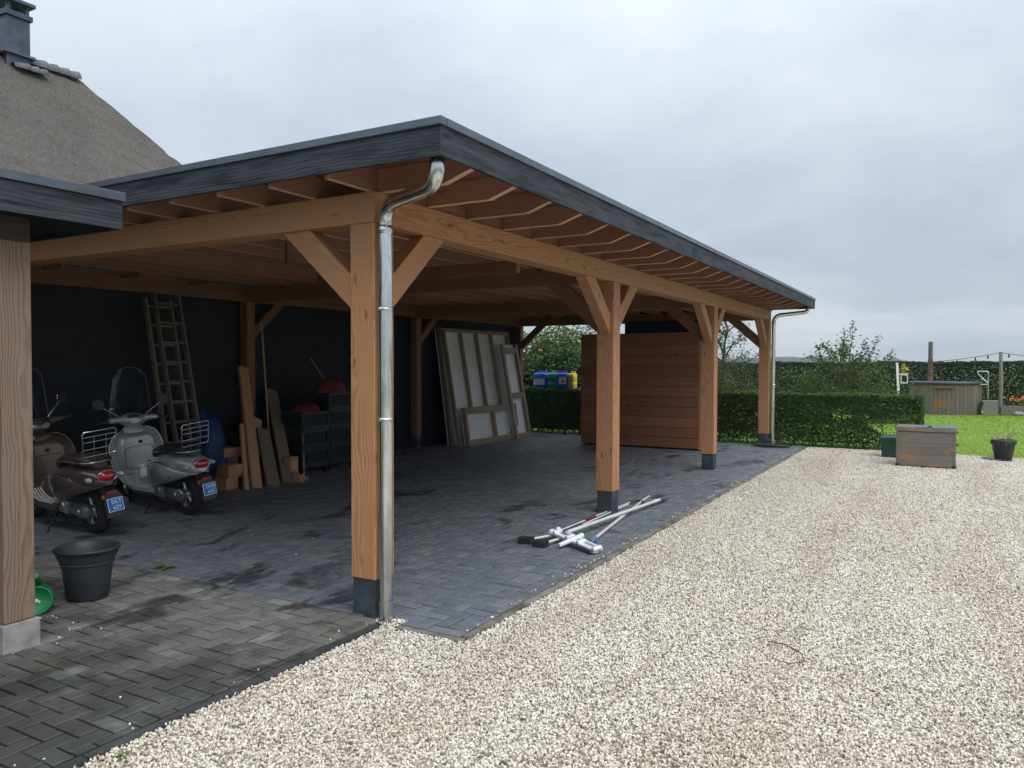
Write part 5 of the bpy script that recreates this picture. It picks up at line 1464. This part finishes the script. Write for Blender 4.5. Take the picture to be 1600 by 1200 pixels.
    # front wheel, fork, fender -- turned with the steering
    axis = Vector((1.02, 0, .9)); Rs = Matrix.Translation(axis) @ Matrix.Rotation(R(14), 4, 'Y').inverted() @ Matrix.Rotation(steer, 4, 'Z') @ Matrix.Rotation(R(14), 4, 'Y') @ Matrix.Translation(-axis)
    def wheel(cx, r, w, Mx, nm):
        Mw_ = Mx @ Matrix.Translation((cx, 0, r))
        wh = S(MB().lathe([(r * .62, -w * .42), (r * .82, -w * .5), (r * .95, -w * .40), (r, -w * .15), (r, w * .15), (r * .95, w * .40), (r * .82, w * .5), (r * .62, w * .42)], 40, Mw_, axis='Y'), nm, M['tyre'])
        mm = MB().lathe([(r * .66, -w * .34), (r * .61, -w * .38), (r * .57, -w * .28), (r * .57, w * .28), (r * .61, w * .38), (r * .66, w * .34)], 40, Mw_, axis='Y')
        mm.lathe([(0, -w * .3), (.05, -w * .3), (.05, w * .3), (0, w * .3)], 20, Mw_, axis='Y')
        for k in range(5):
            a = k * 2 * math.pi / 5
            mm.tube([(cx + .04 * math.cos(a), w * .12, r + .04 * math.sin(a)), (cx + r * .59 * math.cos(a + .12), w * .12, r + r * .59 * math.sin(a + .12))], [.018, .013], 8, caps=False, M=Mx)
        S(mm, 'rim', M['steel'], wh)
        return wh
    wheel(0, .235, .115, I4, 'rear_wheel'); wheel(1.34, .23, .105, Rs, 'front_wheel')
    fr_ = []
    for k in range(19):
        a = R(-8 + 170 * k / 18); q = math.sin(math.pi * (k + .6) / 19.2) ** .35
        ring = []
        for j in range(13):
            s = -1 + 2 * j / 12
            rr_ = .285 - .075 * abs(s) ** 2.6 * 1.6
            ring.append((1.34 + rr_ * math.cos(a), .088 * s * q, .23 + rr_ * math.sin(a)))
        fr_.append(ring)
    S(MB().grid(fr_, Rs), 'front_fender', paintm)
    S(MB().tube([(1.34, .07, .23), (1.22, .075, .36), (1.10, .05, .62), (1.05, .0, .86)], [.022, .026, .03, .032], 10, M=Rs), 'fork', M['dark_steel'])
    # handlebar head
    Mh = Rs
    hd_ = S(MB().loft([sec(.90, .985, 1.045, .05), sec(.93, .965, 1.07, .115), sec(.98, .945, 1.09, .15), sec(1.04, .94, 1.09, .14), sec(1.10, .95, 1.08, .10), sec(1.14, .98, 1.05, .06)], Mh), 'headset', paintm)
    S(MB().loft([sec(.97, .86, .90, .10), sec(.985, .86, .96, .12), sec(1.06, .86, .96, .09)], Mh), 'headset_neck', paintm)
    for s in (1, -1):
        S(MB().tube([(1.0, s * .11, 1.02), (.975, s * .19, 1.03), (.945, s * .265, 1.025)], [.045, .035, .026], 12, M=Mh), 'handlebar_cover', paintm, hd_)
        S(MB().tube([(.945, s * .262, 1.025), (.92, s * .375, 1.018)], [.018, .018], 12, M=Mh), 'grip', M['plastic_black'], hd_)
        S(MB().tube([(.98, s * .25, 1.02), (.985, s * .30, 1.012), (.955, s * .39, 1.005)], [.008, .007, .006], 8, M=Mh), 'brake_lever', M['chrome'], hd_)
        S(MB().tube([(1.0, s * .15, 1.07), (1.0, s * .22, 1.12), (.99, s * .33, 1.20)], .0065, 8, M=Mh), 'mirror_stalk', M['chrome'], hd_)
        Mm = Mh @ Matrix.Translation((.985, s * .355, 1.225)) @ Matrix.Rotation(R(8), 4, 'Y')
        mr = S(MB().lathe([(0, .022), (.035, .018), (.058, .004), (.064, -.012), (.060, -.018)], 24, Mm, axis='X'), 'mirror', M['chrome'], hd_)
        S(MB().lathe([(0, -.0185), (.060, -.0182)], 24, Mm, axis='X'), 'mirror_glass', M['dark_steel'], mr)
    S(MB().lathe([(0, .0), (.075, .0), (.085, -.02), (.085, -.06)], 24, Mh @ Matrix.Translation((1.165, 0, 1.0)), axis='X'), 'headlight', M['white_lens'], hd_)
    S(MB().ell((.935, 0, 1.06), (.045, .075, .022), 18, 10, Mh), 'speedometer', M['plastic_black'], hd_)
    # windscreen
    G1 = []
    for i in range(15):
        u = i / 14; z_ = 1.02 + .60 * u; w_ = .235 - .07 * u - .10 * max(0, u - .80) * 2.2
        x_ = 1.17 - .12 * u
        G1.append([(x_ - .09 * abs(s) ** 2.2, w_ * s, z_ - .03 * abs(s) ** 3 * (u > .9)) for s in [-1 + 2 * k / 16 for k in range(17)]])
    ws2 = S(MB().grid(G1, Mh), 'windscreen', M['screen'])
    rim_ = [r_[0] for r_ in G1] + G1[-1][1:-1] + [r_[-1] for r_ in reversed(G1)]
    S(MB().tube(rim_, .0011, 5, M=Mh), 'screen_edge', M['white_lens'], ws2)
    for s in (1, -1):
        S(MB().tube([(1.06, s * .10, 1.06), (1.11, s * .12, 1.16), (1.10, s * .13, 1.32)], .005, 6, M=Mh), 'screen_bracket', M['dark_steel'], ws2)
        S(MB().lathe([(0, .006), (.014, .004), (.014, -.004), (0, -.006)], 10, Mh @ Matrix.Translation((1.10, s * .13, 1.32)), axis='X'), 'screen_bolt', M['plastic_black'], ws2)
    # seat
    se = [(.50, .60, .69, .07), (.46, .62, .735, .10), (.36, .665, .765, .125), (.22, .695, .775, .14), (.08, .70, .785, .145), (-.02, .70, .805, .145), (-.14, .69, .80, .135), (-.22, .68, .775, .11), (-.255, .675, .735, .06)]
    sx_ = S(MB().loft([sec(*p, e=3) for p in se]), 'seat', seatm)
    S(MB().tube([(p[0], p[3] * 1.0, p[1] + .035) for p in se[1:-1]], .006, 6), 'seat_piping', M['chrome'] if seatm is M['saddle_black'] else M['plank_grey'], sx_)
    S(MB().tube([(.02, .155, .70), (-.12, .165, .735), (-.26, .10, .735), (-.27, 0, .735), (-.26, -.10, .735), (-.12, -.165, .735), (.02, -.155, .70)], .008, 8), 'grab_rail', M['chrome'])
    # folded rear carrier
    def P_(yy, zz): return (-.27 - (zz - .80) * .22, yy, zz)
    fw_ = [P_(yy, zz) for yy, zz in ((-.14, .80), (.14, .80), (.155, .82), (.155, 1.02), (.14, 1.04), (-.14, 1.04), (-.155, 1.02), (-.155, .82))]
    m = MB().tube(fw_, .008, 8, closed=True)
    for yy in (-.06, .05): m.tube([P_(yy, .80), P_(yy, .99)], .006, 8)
    for zz in (.87, .94, .99): m.tube([P_(-.15, zz), P_(.15, zz)], .006, 8)
    m.tube([P_(-.06, .80), (-.22, -.06, .72)], .007, 8).tube([P_(.05, .80), (-.22, .05, .72)], .007, 8)
    S(m, 'rear_carrier', M['chrome'])
    # tail light, reflectors, plate
    S(MB().ell((-.335, 0, .60), (.06, .085, .052), 22, 14, power=.85), 'tail_light', M['red_lens'])
    S(MB().tube([(-.36, .09 * math.cos(a), .60 + .055 * math.sin(a)) for a in [2 * math.pi * k / 28 for k in range(28)]], .006, 6, closed=True), 'tail_light_bezel', M['chrome'])
    for s in (1, -1): S(MB().ell((-.30, s * .15, .585), (.05, .028, .024), 14, 8), 'rear_indicator', M['white_lens'])
    mf = S(MB().loft([[( -.22, -.06, .50), (-.22, .06, .50), (-.26, .06, .50), (-.26, -.06, .50)], [(-.36, -.075, .44), (-.36, .075, .44), (-.385, .075, .44), (-.385, -.075, .44)], [(-.42, -.08, .22), (-.42, .08, .22), (-.44, .08, .22), (-.44, -.08, .22)]], smooth=False), 'plate_bracket', M['plastic_black'], None, .006)
    S(MB().box(-.404, -.396, -.05, .05, .438, .460), 'red_reflector', M['red_lens'], mf)
    for s in (1, -1): S(MB().lathe([(0, .0), (.02, 0), (.022, -.008)], 14, Matrix.Translation((-.375, s * .083, .41)) @ Matrix.Rotation(s * -math.pi / 2, 4, 'X')), 'side_reflector', M['orange_lens'], mf)
    # registration plate: local frame looking backwards
    tilt = R(9)
    pm = Matrix.Translation((-.448, 0, .335)) @ Matrix.Rotation(-math.pi / 2, 4, 'Z') @ Matrix.Rotation(math.pi / 2 - tilt, 4, 'X')
    pl = S(MB().box(-.073, .073, -.063, .063, -.002, 0), 'number_plate', M['plate_white'], None, .002, pm)
    S(MB().box(-.067, .067, -.057, .057, .0004, .0010), 'plate_field', M['plate_blue'], pl, 0, pm)
    text_mesh('plate_text', plate[0], .052, M['plate_white'], pl, pm @ Matrix.Translation((.012, .026, .0018)), .0006)
    text_mesh('plate_text', plate[1], .052, M['plate_white'], pl, pm @ Matrix.Translation((.012, -.027, .0018)), .0006)
    # engine and drive case on the left
    en = MB().loft([[( xx, .07 + yo, .235 + zo + rz * math.sin(a)) if False else (xx, .085 + .05 * w_ * math.cos(a), zc_ + rz * math.sin(a)) for a in [2 * math.pi * k / 20 for k in range(20)]] for xx, zc_, rz, w_, yo, zo in ((.50, .27, .03, .6, 0, 0), (.47, .275, .085, .9, 0, 0), (.36, .275, .098, 1.0, 0, 0), (.22, .262, .075, 1, 0, 0), (.06, .245, .085, 1, 0, 0), (-.03, .24, .075, .8, 0, 0), (-.07, .24, .03, .5, 0, 0))])
    eo = S(en, 'drive_case', M['steel'])
    for k in range(6): S(MB().tube([(.43 - k * .035, .137, .20), (.43 - k * .035, .141, .27), (.43 - k * .035, .135, .34)], .007, 6), 'case_fin', M['steel'], eo)
    S(MB().lathe([(0, .024), (.05, .022), (.058, .012), (.06, 0)], 20, Matrix.Translation((.36, .135, .275)), axis='Y'), 'case_cap', M['steel'], eo)
    S(MB().lathe([(0, .014), (.03, .012), (.036, 0)], 16, Matrix.Translation((.04, .135, .245)), axis='Y'), 'case_cap', M['steel'], eo)
    S(MB().tube([(.30, .11, .36), (.12, .12, .40), (-.02, .11, .39)], [.05, .055, .035], 12), 'air_box', M['plastic_black'], eo)
    S(MB().tube([(.40, -.10, .17), (.2, -.16, .20), (-.25, -.17, .30)], [.02, .055, .05], 12), 'exhaust', M['dark_steel'])
    S(MB().tube([(-.02, -.10, .24), (-.10, -.12, .50)], .028, 10), 'shock_absorber', M['dark_steel'])
    S(MB().tube([(.52, .10, .20), (.46, .25, .055), (.40, .30, .022)], .010, 8), 'side_stand', M['dark_steel'])
    S(MB().tube([(.55, .10, .20), (.30, .13, .12), (.22, .14, .10)], .012, 8), 'centre_stand', M['dark_steel'])
    S(MB().loft([sec(.55, .17, .30, .09), sec(.3, .17, .40, .10), sec(.1, .25, .45, .08)]), 'engine_block', M['dark_steel'])
    t_.matrix_basis = Matrix.Translation((x, y, 0)) @ Matrix.Rotation(heading, 4, 'Z') @ Matrix.Rotation(-lean, 4, 'X')
    return t_
SG = 'scooters parked nose to the wall'
scooter('brown motor scooter with plate DLT 62V parked behind the left post', -4.02, .64, R(173), R(7), M['paint_brown'], M['saddle'], ('DLT', '62V'), R(24), SG)
scooter('silver grey motor scooter with plate DHB 605 parked before the ladder', -4.02, 1.70, R(173), R(7), M['paint_grey'], M['saddle_black'], ('DHB', '605'), R(-12), SG)
hill([(-420, 5), (-200, 6.5), (-166, 6.4), (-130, 7.6), (-113, 8.4), (-97, 7.6), (-88, 9.4), (-80, 8), (-72, 4), (-60, 1.5)], 600, 120, 'hill')
hill([(-48, 1), (-41, 4.5), (-34, 7.8), (-27, 4.5), (-18, 2.2), (200, 2.0), (420, 2.0)], 600, 100, 'hill_east')
# ------------------------------------------------------------------ damp air over the fields
mh = bpy.data.materials.new('damp_air'); mh.use_nodes = True; mh.node_tree.nodes.clear()
hn = NT(mh.node_tree); ho = hn.n('ShaderNodeOutputMaterial'); pv = hn.n('ShaderNodeVolumePrincipled')
pv.inputs['Color'].default_value = (.82, .89, .97, 1); pv.inputs['Density'].default_value = .0004; pv.inputs['Anisotropy'].default_value = .1
hn.l(pv.outputs[0], ho.inputs['Volume'])
hz = MB().box(-700, 700, -60, 800, -1.2, 11.0).build('haze', mh)
tag(hz, 'thin damp air fading the far woods', 'haze', kind='stuff')
